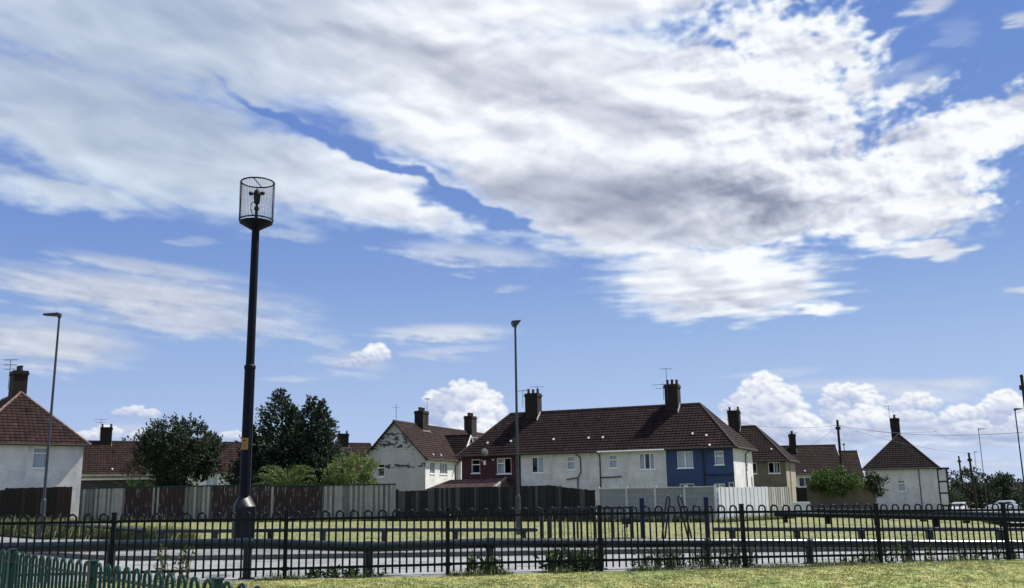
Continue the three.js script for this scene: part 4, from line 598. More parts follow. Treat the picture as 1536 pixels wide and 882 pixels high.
pipeBarrier('knee_rail', 'far dark knee rail along the back of the field', [[17.0, -58.6, 0.5], [18.6, -52, 0.5], [20.2, -44, 0.5], [21.4, -36.5, 0.5]], [17.2, 17.8, 18.4, 19.0, 19.6, 20.2, 20.8], 0.13, { square: true, postW: 0.12, mat: M.railing });
pipeBarrier('knee_rail', 'dark knee rail crossing the field beside the side road', [[12.6, -47.4, 0.46], [14.8, -43.5, 0.46], [17.4, -38, 0.46], [19.4, -33.5, 0.46]], [12.9, 14.2, 15.5, 16.8, 18.1, 19.2], 0.1, { square: true, postW: 0.1, mat: M.railing });

// ---------------------------------------------------------------- gate and squeeze barrier
{
  const ang = 0.09, g = thing('field_gate', 'dark green barred field gate with a latch', 'gate', [0.78, baseY(0.8), -26.35], ang), W = 2.42;
  part('post', rboxG(-0.13, -0.03, -0.3, 1.02, -0.05, 0.05, 0.008), M.barrier, g);
  part('frame', [rboxG(0.1, W, 0.97, 1.03, -0.025, 0.025, 0.006), rboxG(0.1, W, 0.16, 0.21, -0.02, 0.02, 0.005), rboxG(0.1, 0.19, 0.12, 1.0, -0.03, 0.03, 0.006), rboxG(W - 0.07, W, 0.12, 1.0, -0.03, 0.03, 0.006)], M.barrier, g);
  for (let i = 0; i < 17; i++) { const x = 0.28 + i * 0.122; part('bar', i % 4 === 1 ? rboxG(x - 0.028, x + 0.028, 0.2, 0.98, -0.012, 0.012, 0.003) : cylG(0.011, 0.011, 0.2, 0.98, 6, x, 0), M.barrier, g); }
  const l = part('latch', rboxG(W - 0.3, W - 0.04, 0.56, 0.72, 0.0, 0.07, 0.012), M.black, g); part('padlock', rboxG(W - 0.22, W - 0.15, 0.47, 0.56, 0.02, 0.05, 0.008), M.galv, l);
}
{
  const s = thing('squeeze_barrier', 'metal squeeze barrier of two leaning loops between dark blue posts', 'barrier', [3.36, baseY(3.4), -25.95], 0.04);
  for (const x of [0, 1.72]) part('post', [rboxG(x - 0.055, x + 0.055, -0.3, 1.27, -0.055, 0.055, 0.008)], M.bluePost, s);
  const loop = (b0, b1, t0, t1) => pathG([V(b0, -0.2, 0.02), V(mix(b0, t0, 0.5), 0.55, 0.02), V(t0, 1.2, 0.02), V((t0 + t1) / 2, 1.31, 0), V(t1, 1.2, -0.02), V(mix(b1, t1, 0.5), 0.55, -0.02), V(b1, -0.2, -0.02)], 0.026, 7, 46, 0.5);
  part('loop', loop(0.44, 0.52, 0.66, 0.755), M.barrier, s); part('loop', loop(1.36, 1.28, 1.075, 0.98), M.barrier, s);
  part('side_plate', rboxG(0.06, 0.62, 0.78, 0.92, -0.015, 0.015, 0.004), M.barrier, s); part('side_plate', rboxG(1.13, 1.66, 0.78, 0.92, -0.015, 0.015, 0.004), M.barrier, s);
}
// ---------------------------------------------------------------- camera mast
{
  const m = thing('camera_mast', 'tall blue black camera mast with a wire cage on top', 'mast', [-7.42, baseY(-7.4), -26.7]);
  const cab = part('cabinet', [rboxG(-0.27, 0.27, 0, 1.12, -0.26, 0.26, 0.02), (() => { const g = new THREE.CylinderGeometry(0.16, 0.385, 0.32, 4).rotateY(Math.PI / 4); g.scale(1.0, 1, 0.92); return g.translate(0, 1.29, 0); })()], M.cabinet, m);
  cab.rotation.y = 0.42;
  part('cabinet_door', rboxG(-0.23, 0.23, 0.1, 1.05, 0.262, 0.272, 0.004), M.cabinet, cab);
  part('plinth', boxG(-0.38, 0.38, -0.2, 0.05, -0.35, 0.35), M.kerb, m);
  part('lower_pole', cylG(0.15, 0.145, 1.2, 4.95, 24), M.mast, m);
  part('collar', lathe([[0.145, 4.9], [0.16, 4.92], [0.16, 5.0], [0.118, 5.04]], 24), M.mast, m);
  part('upper_pole', cylG(0.12, 0.108, 5.0, 9.20, 24), M.mast, m);
  part('cable_conduit', [rodG(V(0.15, 1.3, 0.05), V(0.15, 4.9, 0.05), 0.014, 6)], M.galv, m);
  part('funnel', lathe([[0.1, 8.96], [0.47, 9.18], [0.48, 9.21], [0.455, 9.21], [0.1, 9.04]], 28), M.mast, m);
  const cage = part('cage_rings', [new THREE.TorusGeometry(0.47, 0.022, 8, 40).rotateX(Math.PI / 2).translate(0, 9.27, 0), new THREE.TorusGeometry(0.47, 0.022, 8, 40).rotateX(Math.PI / 2).translate(0, 10.42, 0), rodG(V(0.47, 9.25, 0.02), V(0.47, 10.42, 0.02), 0.014, 6), rodG(V(-0.47, 9.25, 0.02), V(-0.47, 10.42, 0.02), 0.014, 6), rodG(V(0, 10.42, 0.47), V(0, 10.42, -0.47), 0.014, 6)], M.mast, m);
  const w = [], N = 60; for (let i = 0; i < N; i++) { const a = i / N * Math.PI * 2, x = Math.cos(a) * 0.485, z = Math.sin(a) * 0.485; w.push(rodG(V(x, 9.26, z), V(x * 1.03, 10.42, z * 1.03), 0.0028, 3)); }
  for (let j = 1; j < 30; j++) w.push(new THREE.TorusGeometry(0.49, 0.0028, 3, 40).rotateX(Math.PI / 2).translate(0, 9.26 + j * 1.16 / 30, 0));
  part('wire_mesh', w, M.mast, cage);
  const c = part('camera_unit', [cylG(0.05, 0.04, 9.20, 9.85, 10), lathe([[0.02, 9.75], [0.075, 9.78], [0.09, 9.86], [0.1, 10.00], [0.105, 10.08], [0.085, 10.16], [0.04, 10.21], [0, 10.22]], 16), cylG(0.07, 0.07, 9.58, 9.66, 10)], M.black, m);
  for (const s of [-1, 1]) part('infrared_lamp', [new THREE.SphereGeometry(0.068, 14, 10).scale(1, 0.85, 1).translate(s * 0.17, 10.07, 0.05), rodG(V(0, 10.07, 0.02), V(s * 0.17, 10.07, 0.04), 0.026, 6)], M.black, c);
  part('cable', pathG([V(-0.03, 9.80, 0.06), V(-0.13, 9.79, 0.05), V(-0.155, 9.65, 0.05), V(-0.12, 9.48, 0.05), V(-0.04, 9.38, 0.04)], 0.012, 5, 24), M.black, c);
  const cv = document.createElement('canvas'); cv.width = 96; cv.height = 140; const x = cv.getContext('2d'); x.fillStyle = '#8f6d2a'; x.fillRect(0, 0, 96, 140); x.fillStyle = '#20180a'; x.fillRect(26, 22, 38, 16); x.fillRect(64, 26, 10, 8); x.beginPath(); x.moveTo(30, 38); x.lineTo(22, 52); x.lineTo(30, 52); x.lineTo(40, 38); x.fill(); x.fillStyle = '#5a4416'; for (let i = 0; i < 5; i++) x.fillRect(16, 66 + i * 13, 64 - (i % 2) * 12, 5);
  const st = new THREE.CanvasTexture(cv); st.colorSpace = THREE.SRGBColorSpace;
  const sg = [], n = 6, R = 0.156; for (let i = 0; i < n; i++) { const a0 = (i / n - 0.5) * 1.35, a1 = ((i + 1) / n - 0.5) * 1.35, q = (a, y) => V(Math.sin(a) * R, y, Math.cos(a) * R); sg.push([q(a0, 2.66), q(a1, 2.66), q(a1, 2.98), q(a0, 2.98), [[i / n, 0], [(i + 1) / n, 0], [(i + 1) / n, 1], [i / n, 1]]]); }
  const plate = part('notice_plate', quadsG(sg), std('yellow notice print', L3(1, 1, 1), 0.6, { map: st }), m); plate.rotation.y = -0.15; plate.userData.label = 'yellow notice wrapped round the pole';
}
// ---------------------------------------------------------------- lamp columns
function lampPost(label, [x, z], h, head, turn, o = {}) {
  const l = thing('street_lamp', label, 'lamp post', [x, groundY(x, z) + 0.06, z], turn);
  part('base_column', lathe([[0.0, -0.2], [0.088, -0.2], [0.086, 1.24], [0.075, 1.3], [0.055, 1.34]], 16), o.base ?? M.galv, l);
  part('column', cylG(0.052, 0.038, 1.28, h, 14), o.mat ?? M.galv, l);
  const hd = part('lantern', head, M.lampHead, l); hd.position.y = h;
  return l;
}
const ledHead = (len) => [rboxG(-0.05, 0.06, -0.1, 0.05, -0.05, 0.05, 0.02), (() => { const s = new THREE.Shape([new THREE.Vector2(-len, 0.01), new THREE.Vector2(-len + 0.02, 0.045), new THREE.Vector2(-0.12, 0.07), new THREE.Vector2(0.02, 0.06), new THREE.Vector2(0.02, -0.03), new THREE.Vector2(-0.15, -0.02)]); return new THREE.ExtrudeGeometry(s, { depth: 0.22, bevelEnabled: true, bevelSize: 0.012, bevelThickness: 0.012, bevelSegments: 1 }).translate(0, 0, -0.11); })(), cylG(0.025, 0.02, 0.06, 0.12, 8, -0.1, 0)];
lampPost('slim street lamp in front of the white hipped house', [-16.65, -34.4], 7.93, ledHead(0.56), 0.0);
lampPost('slim street lamp in front of the blackened fence, lantern turned away', [0.1, -34.4], 7.42, [cylG(0.045, 0.06, -0.12, 0.0, 10), (() => { const s = new THREE.Shape([new THREE.Vector2(-0.11, 0.13), new THREE.Vector2(0.20, 0.16), new THREE.Vector2(0.06, 0.0), new THREE.Vector2(-0.06, 0.0)]); return new THREE.ExtrudeGeometry(s, { depth: 0.5, bevelEnabled: true, bevelSize: 0.015, bevelThickness: 0.015, bevelSegments: 1 }).translate(0, 0, -0.38); })()], 0.1);
lampPost('thin street lamp beside the khaki garden wall', [32.6, -95.5], 6.3, ledHead(0.4), 1.2);
lampPost('street lamp with a bent arm above the far hedge', [57.9, -120], 10.6, ledHead(0.85), Math.PI);
lampPost('smaller street lamp further down the side road', [76.1, -160], 9.4, ledHead(0.8), Math.PI);
lampPost('dark street lamp beside the thick timber pole', [36.6, -70], 7.2, ledHead(0.5), 2.2, { mat: M.mast, base: M.mast });

function timberPole(label, [x, z], h, r, lean = 0, o = {}) {
  const p = thing('telegraph_pole', label, 'pole', [x, groundY(x, z), z], 0); p.rotation.z = lean;
  part('shaft', cylG(r, r * 0.72, -0.3, h, 12), M.pole, p);
  if (o.arm) part('cross_arm', boxG(-0.5, 0.5, h - 0.55, h - 0.45, -0.06, 0.06), M.pole, p);
  part('pole_box', [rboxG(-r - 0.06, r + 0.06, h - 0.85, h - 0.55, -0.12, 0.12, 0.02), cylG(r * 0.95, r * 0.6, h - 0.02, h + 0.12, 10)], M.black, p);
  return p;
}
timberPole('timber telegraph pole rising from the leafy green tree', [32.0, -95], 8.6, 0.16, 0.0);
timberPole('thick timber pole beside the dark street lamp', [32.05, -60], 8.45, 0.125, 0.0, { arm: false });
timberPole('timber pole between the far hedge and the end house', [51.9, -110], 6.9, 0.16, 0.035);
timberPole('distant timber pole behind the dark hedge tree', [69, -150], 8.4, 0.17, 0.02);
{
  const sag = (a, b, s) => { const pts = []; for (let i = 0; i <= 12; i++) { const t = i / 12, p = a.clone().lerp(b, t); p.y -= s * 4 * t * (1 - t); pts.push(p); } return pathG(pts, 0.013, 4, 24); }, top = V(32.0, 7.7, -95), say = ['drooping to the house behind the leafy tree', 'reaching the khaki house chimney', 'running right towards the end house', 'running right over the end house roof', 'running to the thick timber pole'];
  [[V(34.8, 6.4, -120.5), 0.5], [V(23, 8.4, -99), 0.4], [V(46.5, 7.6, -106), 0.4], [V(52, 5.3, -110), 0.5], [V(31.8, 4.75, -60.3), 0.5]].forEach(([b, s], i) => single('overhead_wire', 'thin black overhead wire ' + say[i], 'wire', sag(top, b, s), M.wire));
}
// ---------------------------------------------------------------- parked cars
function car(label, [x, z], turn, paint) {
  const c = thing('parked_car', label, 'car', [x, groundY(x, z) + 0.2, z], turn), sh = (pts, d, b) => new THREE.ExtrudeGeometry(new THREE.Shape(pts.map(([a, y]) => new THREE.Vector2(a, y))), { depth: d, bevelEnabled: true, bevelSize: b, bevelThickness: b, bevelSegments: 3 }).translate(0, 0, -d / 2);
  part('body', [sh([[-2.05, 0.35], [-1.75, 0.28], [1.8, 0.28], [2.0, 0.4], [2.02, 0.7], [1.85, 0.86], [1.0, 0.98], [-1.6, 1.02], [-2.0, 0.95]], 1.5, 0.1)], paint, c);
  part('cabin', [sh([[-1.75, 1.0], [1.0, 0.98], [0.35, 1.46], [-1.3, 1.52], [-1.65, 1.35]], 1.26, 0.1)], paint, c);
  part('side_window', [boxG(-1.3, -0.45, 1.08, 1.4, -0.742, 0.742), boxG(-0.38, 0.42, 1.06, 1.38, -0.742, 0.742)], M.black, c);
  const wsG = (xa, ya, xb, yb, k) => quadsG([[V(xa, ya, 0.62), V(xa, ya, -0.62), V(xb, yb, -0.54), V(xb, yb, 0.54)]]).translate(k, 0.02, 0);
  part('windscreen', wsG(1.0, 1.04, 0.48, 1.43, 0.115), phys('tinted glass', L3(0.03, 0.035, 0.04), 0.05), c);
  part('rear_window', wsG(-1.78, 1.08, -1.6, 1.42, -0.1), phys('tinted glass', L3(0.03, 0.035, 0.04), 0.05), c);
  for (const sx of [-1.28, 1.3]) for (const sz of [-0.74, 0.74]) { const w = part('wheel', new THREE.CylinderGeometry(0.33, 0.33, 0.22, 20).rotateX(Math.PI / 2).translate(sx, 0.33, sz), M.black, c); part('rim', new THREE.CylinderGeometry(0.2, 0.2, 0.236, 12).rotateX(Math.PI / 2).translate(sx, 0.33, sz), M.galv, w); }
  for (const sz of [-0.6, 0.6]) part('headlight', rboxG(1.9, 2.1, 0.62, 0.78, sz - 0.16, sz + 0.16, 0.03), phys('lamp lens', L3(0.7, 0.7, 0.72), 0.1), c);
  part('bumper', rboxG(1.95, 2.14, 0.3, 0.5, -0.8, 0.8, 0.04), M.black, c);
  return c;
}
const whitePaint = phys('white car paint', L3(0.75, 0.76, 0.78), 0.3, { clearcoat: 1, clearcoatRoughness: 0.05 });
car('white car parked beside the off white end house', [57.6, -127], -2.1, whitePaint);
car('white car parked on the side road by the dark hedge', [70.2, -141], 2.55, whitePaint);
car('silver car almost hidden between the two white ones', [66.4, -146], -2.1, phys('silver car paint', L3(0.4, 0.42, 0.44), 0.35, { clearcoat: 1, metalness: 0.4 }));
// ---------------------------------------------------------------- trees and shrubs
class Leaves {
  constructor(seed) { this.r = rng(seed); this.p = []; this.n = []; this.c = []; }
  // one leaf: a folded rhombus from its stalk along d, with its own tone
  leaf(o, d, len, wid, up, tone) {
    const s = V().crossVectors(d, up); if (s.lengthSq() < 1e-6) s.set(1, 0, 0); s.normalize(); const n = V().crossVectors(s, d).normalize();
    const tip = o.clone().addScaledVector(d, len), a = o.clone().addScaledVector(d, len * 0.45).addScaledVector(s, wid / 2).addScaledVector(n, wid * 0.12), b = o.clone().addScaledVector(d, len * 0.45).addScaledVector(s, -wid / 2).addScaledVector(n, wid * 0.12);
    for (const q of [o, a, tip, o, tip, b]) { this.p.push(q.x, q.y, q.z); this.n.push(n.x, n.y, n.z); this.c.push(tone[0], tone[1], tone[2]); }
  }
  dir() { const r = this.r, z = r() * 2 - 1, a = r() * 6.2832, s = Math.sqrt(1 - z * z); return V(Math.cos(a) * s, z, Math.sin(a) * s); }
  tone(k = 0.25, warm = 0.15) { const r = this.r, b = 1 + (r() - 0.5) * 2 * k, w = (r() - 0.5) * 2 * warm; return [b * (1 + w), b, b * (1 - w * 0.5)]; }
  clump(c, rad, count, len, o = {}) {
    for (let i = 0; i < count; i++) { const d = this.dir(), k = Math.pow(this.r(), 0.45), p = c.clone().add(V(d.x * rad * k, d.y * rad * k * (o.flat ?? 0.85), d.z * rad * k)), l = len * (0.7 + 0.6 * this.r()), g = this.dir().multiplyScalar(0.8).add(d).add(V(0, o.lift ?? 0.1, 0)).normalize(); this.leaf(p, g, l, l * (o.wide ?? 0.55), this.dir(), this.tone(o.k ?? 0.28, o.warm ?? 0.15)); }
  }
  geo() { const g = new THREE.BufferGeometry(); g.setAttribute('position', new THREE.Float32BufferAttribute(this.p, 3)); g.setAttribute('normal', new THREE.Float32BufferAttribute(this.n, 3)); g.setAttribute('color', new THREE.Float32BufferAttribute(this.c, 3)); g.setAttribute('uv', new THREE.Float32BufferAttribute(new Float32Array(this.p.length / 3 * 2), 2)); g.ownUV = true; return g; }
}
const LEAF = { dark: leafMat('dark broad leaf', L3(0.028, 0.044, 0.020)), mid: leafMat('mid green leaf', L3(0.085, 0.135, 0.038)), fresh: leafMat('fresh yellow green leaf', L3(0.15, 0.21, 0.055)), conifer: leafMat('dark conifer spray', L3(0.026, 0.046, 0.026)), ivy: leafMat('dry brown green leaf', L3(0.06, 0.05, 0.025)), weed: leafMat('dark weed leaf', L3(0.05, 0.09, 0.03)), hedge: leafMat('hedge leaf', L3(0.045, 0.07, 0.025)) };
function limbs(seed, h, spread, n, r0) {
  const r = rng(seed), g = [pathG([V(0, -0.3, 0), V(0.05, h * 0.3, 0.03), V(-0.04, h * 0.6, 0), V(0.02, h * 0.85, 0.02)], r0, 7, 14)], taper = g[0].attributes.position; for (let i = 0; i < taper.count; i++) { const y = taper.getY(i), k = 1 - 0.7 * clamp(y / h); taper.setX(i, taper.getX(i) * k); taper.setZ(i, taper.getZ(i) * k); }
  for (let i = 0; i < n; i++) { const a = i / n * 6.283 + r(), y = h * (0.3 + 0.4 * r()), l = spread * (0.6 + 0.4 * r()); g.push(rodG(V(0, y, 0), V(Math.cos(a) * l, y + l * (0.4 + 0.5 * r()), Math.sin(a) * l), r0 * 0.38, 5, r0 * 0.1)); }
  return g;
}
function broadTree(name, label, [x, z], o) {
  const t = thing(name, label, o.category ?? 'tree', [x, groundY(x, z) + 0.05, z], 0, o.group), L = new Leaves(o.seed), { h, rx, ry, rz, cy } = o;
  part('trunk', limbs(o.seed + 1, cy + ry * 0.3, rx * 0.8, 7, o.trunk ?? 0.16), M.trunk, t);
  for (let i = 0; i < o.clumps; i++) { const d = L.dir(), k = Math.cbrt(L.r()) * 0.92 + 0.05, s = (0.55 + 0.6 * L.r()) * (o.clump ?? 0.6), c = V(d.x * rx * k, cy + d.y * ry * k, d.z * rz * k + (o.over ?? 0)); L.clump(c, s, o.per ?? 110, o.leaf ?? 0.2, o); }
  // loose sprigs that break the outline
  for (let i = 0; i < (o.sprigs ?? 40); i++) { const d = L.dir(); if (d.y < -0.1) d.y *= -1; const c = V(d.x * rx, cy + d.y * ry, d.z * rz + (o.over ?? 0)), up = d.clone().add(V((L.r() - 0.5) * 0.7, 0.8, (L.r() - 0.5) * 0.7)).normalize(), len = 0.3 + 0.5 * L.r(); for (let k = 0; k < 14; k++) { const p = c.clone().addScaledVector(up, len * k / 14 - 0.15); L.leaf(p, L.dir().add(up).normalize(), (o.leaf ?? 0.2) * 0.9, (o.leaf ?? 0.2) * 0.4, L.dir(), L.tone()); } }
  part('crown', L.geo(), o.mat, t); return t;
}
broadTree('round_tree', 'dense dark round tree behind the patched fence', [-22.3, -64], { seed: 41, h: 6.6, cy: 4.15, rx: 2.75, ry: 2.25, rz: 2.4, clumps: 105, per: 135, clump: 0.62, leaf: 0.21, sprigs: 90, mat: LEAF.dark, trunk: 0.15 });
broadTree('ivy_plant', 'brown leaved climber above the flat roofed shed', [-28.0, -71.6], { seed: 43, h: 4.2, cy: 3.1, rx: 1.0, ry: 1.1, rz: 0.5, clumps: 14, per: 60, clump: 0.35, leaf: 0.17, sprigs: 22, mat: LEAF.ivy, trunk: 0.05, category: 'climber' });
broadTree('small_shrub', 'low pale shrub poking over the patched fence', [-24.0, -61.4], { seed: 44, h: 2.6, cy: 1.9, rx: 1.1, ry: 0.6, rz: 0.4, clumps: 9, per: 60, clump: 0.3, leaf: 0.17, sprigs: 16, mat: LEAF.mid, trunk: 0.04, category: 'shrub' });
broadTree('leafy_tree', 'bushy green tree leaning over the khaki garden wall', [30.3, -93.4], { seed: 45, h: 4.9, over: 1.5, cy: 2.55, rx: 2.4, ry: 1.15, rz: 1.6, clumps: 52, per: 115, clump: 0.55, leaf: 0.24, sprigs: 40, mat: LEAF.mid, trunk: 0.12 });
broadTree('leafy_shrub', 'dark shrub between the garden wall and the end house', [34.1, -93.6], { seed: 46, h: 3.4, over: 1.0, cy: 2.3, rx: 1.3, ry: 1.0, rz: 1.0, clumps: 18, per: 100, clump: 0.45, leaf: 0.22, sprigs: 12, mat: LEAF.dark, trunk: 0.06, category: 'shrub' });
broadTree('light_shrub', 'bright yellow green shrub behind the patched fence, beside the flaking gable', [-10.3, -61.3], { seed: 47, h: 3.9, cy: 2.6, rx: 1.75, ry: 1.25, rz: 0.9, clumps: 38, per: 95, clump: 0.42, leaf: 0.16, sprigs: 55, mat: LEAF.fresh, trunk: 0.05, category: 'shrub' });
// far trees and hedges on the right
broadTree('hedge_tree', 'tall dark tree behind the white cars', [68.2, -146], { seed: 48, h: 6, cy: 2.6, rx: 4.0, ry: 3.6, rz: 3, clumps: 60, per: 110, clump: 1.0, leaf: 0.36, sprigs: 40, mat: LEAF.dark, trunk: 0.2, group: undefined });
broadTree('hedge_tree', 'rounded dark tree under the bent street lamp', [74.8, -150], { seed: 49, h: 6, cy: 2.3, rx: 3.6, ry: 3.1, rz: 3, clumps: 56, per: 110, clump: 1.0, leaf: 0.36, sprigs: 40, mat: LEAF.dark, trunk: 0.2 });
broadTree('hedge_shrub', 'sunlit green shrub beside the parked white car', [60.5, -138], { seed: 50, h: 4, cy: 1.3, rx: 3.4, ry: 1.8, rz: 2, clumps: 40, per: 100, clump: 0.8, leaf: 0.32, sprigs: 20, mat: LEAF.hedge, trunk: 0.1, category: 'shrub' });
broadTree('hedge_shrub', 'olive shrub between the two hedge trees', [71, -151], { seed: 51, h: 4, cy: 0.9, rx: 4.4, ry: 1.8, rz: 2, clumps: 40, per: 100, clump: 0.8, leaf: 0.32, sprigs: 20, mat: LEAF.hedge, trunk: 0.1, category: 'shrub' });
broadTree('hedge_tree', 'broad dark tree at the bend of the side road', [82, -152], { seed: 52, h: 6, cy: 1.0, rx: 4.6, ry: 2.3, rz: 3, clumps: 60, per: 115, clump: 0.95, leaf: 0.34, sprigs: 30, mat: LEAF.hedge, trunk: 0.18 });
broadTree('hedge_tree', 'second broad dark tree beyond the bend, beside the thick pole', [88, -150], { seed: 53, h: 6, cy: 1.4, rx: 5, ry: 2.8, rz: 3, clumps: 60, per: 115, clump: 0.95, leaf: 0.34, sprigs: 30, mat: LEAF.hedge, trunk: 0.18 });
broadTree('hedge_shrub', 'low green shrub close to the bay of the end house', [52.8, -121.5], { seed: 54, h: 4, cy: 2.4, rx: 1.5, ry: 1.8, rz: 1.4, clumps: 18, per: 90, clump: 0.6, leaf: 0.28, sprigs: 12, mat: LEAF.hedge, trunk: 0.08, category: 'shrub' });
broadTree('far_tree', 'faint tree top showing over the far row beside its chimney', [-45.5, -121], { seed: 55, h: 9, cy: 7.6, rx: 4.2, ry: 1.9, rz: 1.5, clumps: 22, per: 60, clump: 0.6, leaf: 0.3, sprigs: 40, mat: LEAF.dark, trunk: 0.2 });
{ // a low far roof with its chimney above the trees at the right
  makeHouse({ x: 86, z: -170, t: 0.3, b: -2.6, W: 8, e: 2.8, r: 4.9, x0: -9, x1: 9, wall: M.cream, roof: M.roofDark, label: 'far low roof with a squat chimney behind the hedge trees', windows: [], chimneys: [[-5.2, 0, 1.0, 0.9, 4, 5.9, 1, {}]] });
}
function conifer(label, [x, z], H, R, seed, lean = 0) {
  const t = thing('conifer_tree', label, 'tree', [x, groundY(x, z), z]), L = new Leaves(seed), r = L.r; part('trunk', [cylG(0.17, 0.03, -0.2, H * 0.94, 8)], M.trunk, t);
  const rad = (y) => R * Math.pow(1 - y / H, 0.8) * (0.88 + 0.12 * Math.sin(y * 2.3 + seed));
  for (let y = 0.5; y < H * 0.985; y += 0.16) {
    const rr = rad(y) + 0.06, n = Math.round(7 + rr * 9);
    for (let i = 0; i < n; i++) {
      const a = r() * 6.283, len = rr * (0.72 + 0.36 * r()), d = V(Math.cos(a), 0, Math.sin(a)), rise = 0.25 + 0.45 * r(), m = Math.max(4, Math.round(len * 9));
      for (let k = 0; k < m; k++) { const f = Math.max(0.25, (k + r()) / m); if (len > 0.8 && f < 0.4) continue; const p = V(lean * y / H + d.x * len * f, y + rise * len * f * f * 0.7 + (r() - 0.5) * 0.1, d.z * len * f), g = d.clone().multiplyScalar(0.7).add(L.dir().multiplyScalar(0.75)).add(V(0, 0.4, 0)).normalize(), l = 0.18 + 0.2 * r(); L.leaf(p, g, l, l * 0.42, L.dir(), L.tone(0.3, 0.12)); }
    }
  }
  part('crown', L.geo(), LEAF.conifer, t); return t;
}
conifer('tall dark conifer with a ragged top behind the camera mast', [-16.2, -67], 8.95, 4.5, 61, -0.25);
conifer('slightly lower dark conifer beside the tall one', [-14.3, -67.6], 8.4, 3.9, 62, 0.0);
conifer('narrow third conifer leaning against the other two', [-13.5, -66.6], 8.0, 3.0, 63, 0.15);
conifer('full dark conifer filling the middle of the group', [-15.2, -66.2], 7.5, 2.9, 65, 0.0);
conifer('low dark conifer at the foot of the tall one, next to the mast', [-18.1, -66.4], 6.2, 2.0, 64, -0.1);
function archingShrub(label, [x, z], h, spread, shoots, seed, mat) {
  const t = thing('arching_shrub', label, 'shrub', [x, groundY(x, z), z]), L = new Leaves(seed), r = L.r, stems = [];
  for (let i = 0; i < shoots; i++) { const a = r() * 6.283, s = spread * (0.35 + 0.65 * r()), hh = h * (0.65 + 0.4 * r()), end = V(Math.cos(a) * s, hh * 0.92, Math.sin(a) * s * 0.55), c = new THREE.QuadraticBezierCurve3(V(end.x * 0.15, 0, end.z * 0.15), V(end.x * 0.35, hh * 1.02, end.z * 0.35), end); stems.push(new THREE.TubeGeometry(c, 8, 0.008, 4)); for (let k = 0; k < 44; k++) { const f = 0.3 + 0.7 * k / 44, p = c.getPoint(f), tg = c.getTangent(f), g = L.dir().multiplyScalar(0.7).add(tg).normalize(); L.leaf(p, g, 0.13 + 0.08 * r(), 0.042, L.dir(), L.tone(0.25, 0.15)); } }
  part('stems', stems, M.trunk, t); part('foliage', L.geo(), mat, t); return t;
}
archingShrub('feathery light green shrub with arching shoots in front of the conifers', [-14.5, -61.6], 3.45, 2.1, 95, 71, LEAF.fresh);
archingShrub('small feathery shrub between the light ones, below the conifers', [-12.3, -61.8], 2.8, 0.9, 34, 72, LEAF.mid);
// weeds along the railing
function weed(label, [x, z], h, spread, n, seed, mat, broad = 0.5) {
  const t = thing('weed_clump', label, 'weeds', [x, baseY(x) + 0.01, z]), L = new Leaves(seed), r = L.r, stems = [];
  for (let i = 0; i < n; i++) { const a = r() * 6.283, s = spread * Math.sqrt(r()), hh = h * (0.4 + 0.6 * r()), b = V(Math.cos(a) * s, 0, Math.sin(a) * s * 0.4), e = b.clone().add(V((r() - 0.5) * 0.2, hh, (r() - 0.5) * 0.12)); stems.push(rodG(b, e, 0.006, 4, 0.003)); const m = 12; for (let k = 1; k <= m; k++) { const p = b.clone().lerp(e, k / m); L.leaf(p, L.dir().add(V(0, 0.35, 0)).normalize(), 0.07 + 0.06 * r(), (0.07 + 0.06 * r()) * broad, L.dir(), L.tone(0.3, 0.2)); } }
  part('stem', stems, M.trunk, t); part('foliage', L.geo(), mat, t); return t;
}
weed('thick leafy weed clump at the foot of the railing, near the gate', [1.05, -18.05], 0.38, 0.62, 60, 81, LEAF.weed, 0.6);
weed('dark grassy weed clump under the squeeze barrier', [2.9, -18.4], 0.36, 0.75, 75, 82, LEAF.weed, 0.22);
weed('grassy weed tuft along the railing, right of the darker clump', [4.1, -18.55], 0.34, 0.5, 36, 83, LEAF.weed, 0.25);
weed('leafy weed at a barrier post below the street lamp', [-0.55, -17.65], 0.34, 0.34, 26, 84, LEAF.mid, 0.55);
weed('tall thin weed stems between the two railings', [-5.35, -15.55], 0.78, 0.3, 13, 85, LEAF.weed, 0.35);
weed('straggling weeds at the railing on the right', [7.1, -18.95], 0.34, 0.9, 34, 86, LEAF.mid, 0.3);
weed('thin weeds by the railing further right', [9.2, -19.4], 0.3, 0.7, 22, 87, LEAF.mid, 0.3);
weed('low weeds in the edging below the railing', [-2.9, -16.95], 0.16, 0.7, 26, 88, LEAF.weed, 0.4);
// ---------------------------------------------------------------- grass
function tuftG(seed, blades, h, spread, wid) {
  const r = rng(seed), pos = [], nor = [];
  for (let i = 0; i < blades; i++) { const a = r() * 6.283, x = (r() - 0.5) * spread, z = (r() - 0.5) * spread, hh = h * (0.5 + 0.6 * r()), lean = h * (0.25 + 0.6 * r()), dx = Math.cos(a), dz = Math.sin(a), w = wid * (0.7 + 0.6 * r()); const p = [[x - dz * w, 0, z + dx * w], [x + dz * w, 0, z - dx * w], [x + dx * lean, hh, z + dz * lean]]; for (const q of p) pos.push(...q); for (let k = 0; k < 3; k++) nor.push(dx * 0.35, 0.9, dz * 0.35); }
  const g = new THREE.BufferGeometry(); g.setAttribute('position', new THREE.Float32BufferAttribute(pos, 3)); g.setAttribute('normal', new THREE.Float32BufferAttribute(nor, 3)); g.setAttribute('uv', new THREE.Float32BufferAttribute(new Float32Array(pos.length / 3 * 2), 2)); return g;
}
const bladeMat = phys('grass blade', L3(1, 1, 1), 0.8, { transmission: 0.3, thickness: 0, specularIntensity: 0.3 });
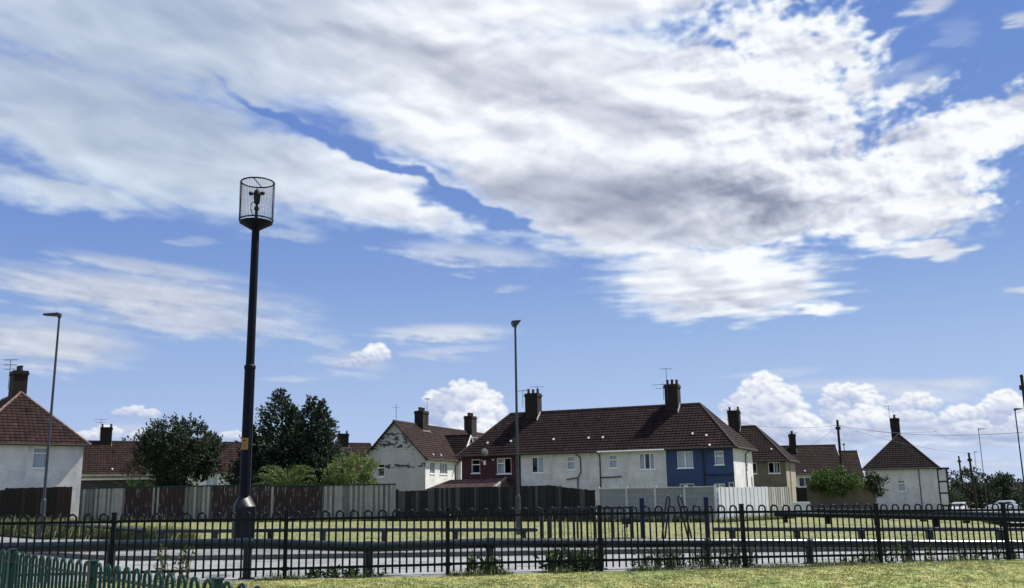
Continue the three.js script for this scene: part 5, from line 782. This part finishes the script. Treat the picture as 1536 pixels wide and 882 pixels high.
function scatter(name, label, geo, count, place, tint, seed) {
  const m = new THREE.InstancedMesh(geo, bladeMat, count), r = rng(seed), o = new THREE.Object3D(), c = new THREE.Color(); m.name = name; m.userData = { label, category: 'grass', kind: 'stuff' }; m.castShadow = m.receiveShadow = true;
  for (let i = 0; i < count; i++) { const p = place(r); o.position.set(p[0], p[1], p[2]); o.rotation.y = r() * 6.283; const s = p[3] * (0.7 + 0.6 * r()); o.scale.set(s, s * (0.7 + 0.6 * r()), s); o.updateMatrix(); m.setMatrixAt(i, o.matrix); tint(c, p[0], p[2], r); m.setColorAt(i, c); }
  scene.add(m); return m;
}
const dry = (c, x, z, r) => { const g = clamp(0.58 + 0.7 * fbm(x * 0.3 + 3, z * 0.3, 4) + 0.4 * fbm(x * 1.7, z * 1.7, 2) + (r() - 0.5) * 0.35), k = 0.84 + 0.32 * r(); c.setRGB(mix(0.64, 0.43, g) * k, mix(0.655, 0.525, g) * k, mix(0.36, 0.20, g) * k); };
scatter('lawn_grass', 'short dry mown grass of the lawn in the foreground', tuftG(1, 6, 0.022, 0.09, 0.004), 90000, (r) => { const x = -7 + r() * 20, z = railZ(x) + 0.3 + Math.pow(r(), 0.8) * 6.4; return [x, lawnY(x, z) - 0.004, z, 1]; }, dry, 31);
scatter('verge_grass', 'ragged grass growing along the railing foot', tuftG(2, 8, 0.11, 0.12, 0.005), 3600, (r) => { const x = -5 + r() * 18, z = railZ(x) + 0.22 + (r() - 0.5) * 0.35; return [x, baseY(x) + 0.015, z, (0.5 + 0.9 * r()) * sstep(-0.2, 0.5, fbm(x * 0.9, 4, 3) + 0.15 + 0.02 * x)]; }, (c, x, z, r) => { const k = 0.7 + 0.6 * r(); c.setRGB(0.11 * k, 0.15 * k, 0.05 * k); }, 32);
scatter('field_grass', 'dry field grass beyond the knee rails', tuftG(3, 7, 0.06, 0.25, 0.011), 15000, (r) => { const d = Math.pow(r(), 1.6), z = -24.5 - d * 40, x = (r() - 0.48) * (30 + d * 52); return [x, z < fieldZ(x) - 0.1 ? fieldY(x, z) - 0.01 : -2, z, 0.75]; }, dry, 33);
scatter('long_grass', 'long pale grass around the knee rail on the left', tuftG(4, 9, 0.46, 0.3, 0.011), 1700, (r) => { const t = r(), x = -21.5 + t * 11.5, z = -39.4 + t * 10.3 + (r() - 0.5) * 2.4 - 0.5; return [x, z < fieldZ(x) - 0.05 ? fieldY(x, z) : -2, z, 0.55 + 0.6 * r()]; }, (c, x, z, r) => { const g = r(), k = 0.7 + 0.6 * r(); c.setRGB(mix(0.30, 0.11, g) * k, mix(0.30, 0.17, g) * k, mix(0.13, 0.05, g) * k); }, 34);
scatter('fence_foot_grass', 'rough grass at the foot of the far fences', tuftG(5, 8, 0.3, 0.3, 0.012), 2600, (r) => { const q = [[-35, -56.0], [-27, -59.8], [-14.3, -56.7], [-7, -56.7], [4.3, -51.4], [10.1, -48.3], [15.6, -55.2]], k = Math.floor(r() * 6), t = r(), x = mix(q[k][0], q[k + 1][0], t), z = mix(q[k][1], q[k + 1][1], t) + r() * 0.5 + 0.05; return [x, fieldY(x, z), z, 0.5 + 0.7 * r()]; }, (c, x, z, r) => { const g = r(), k = 0.7 + 0.6 * r(); c.setRGB(mix(0.24, 0.09, g) * k, mix(0.25, 0.14, g) * k, mix(0.11, 0.045, g) * k); }, 35);

renderer.render(scene, camera);
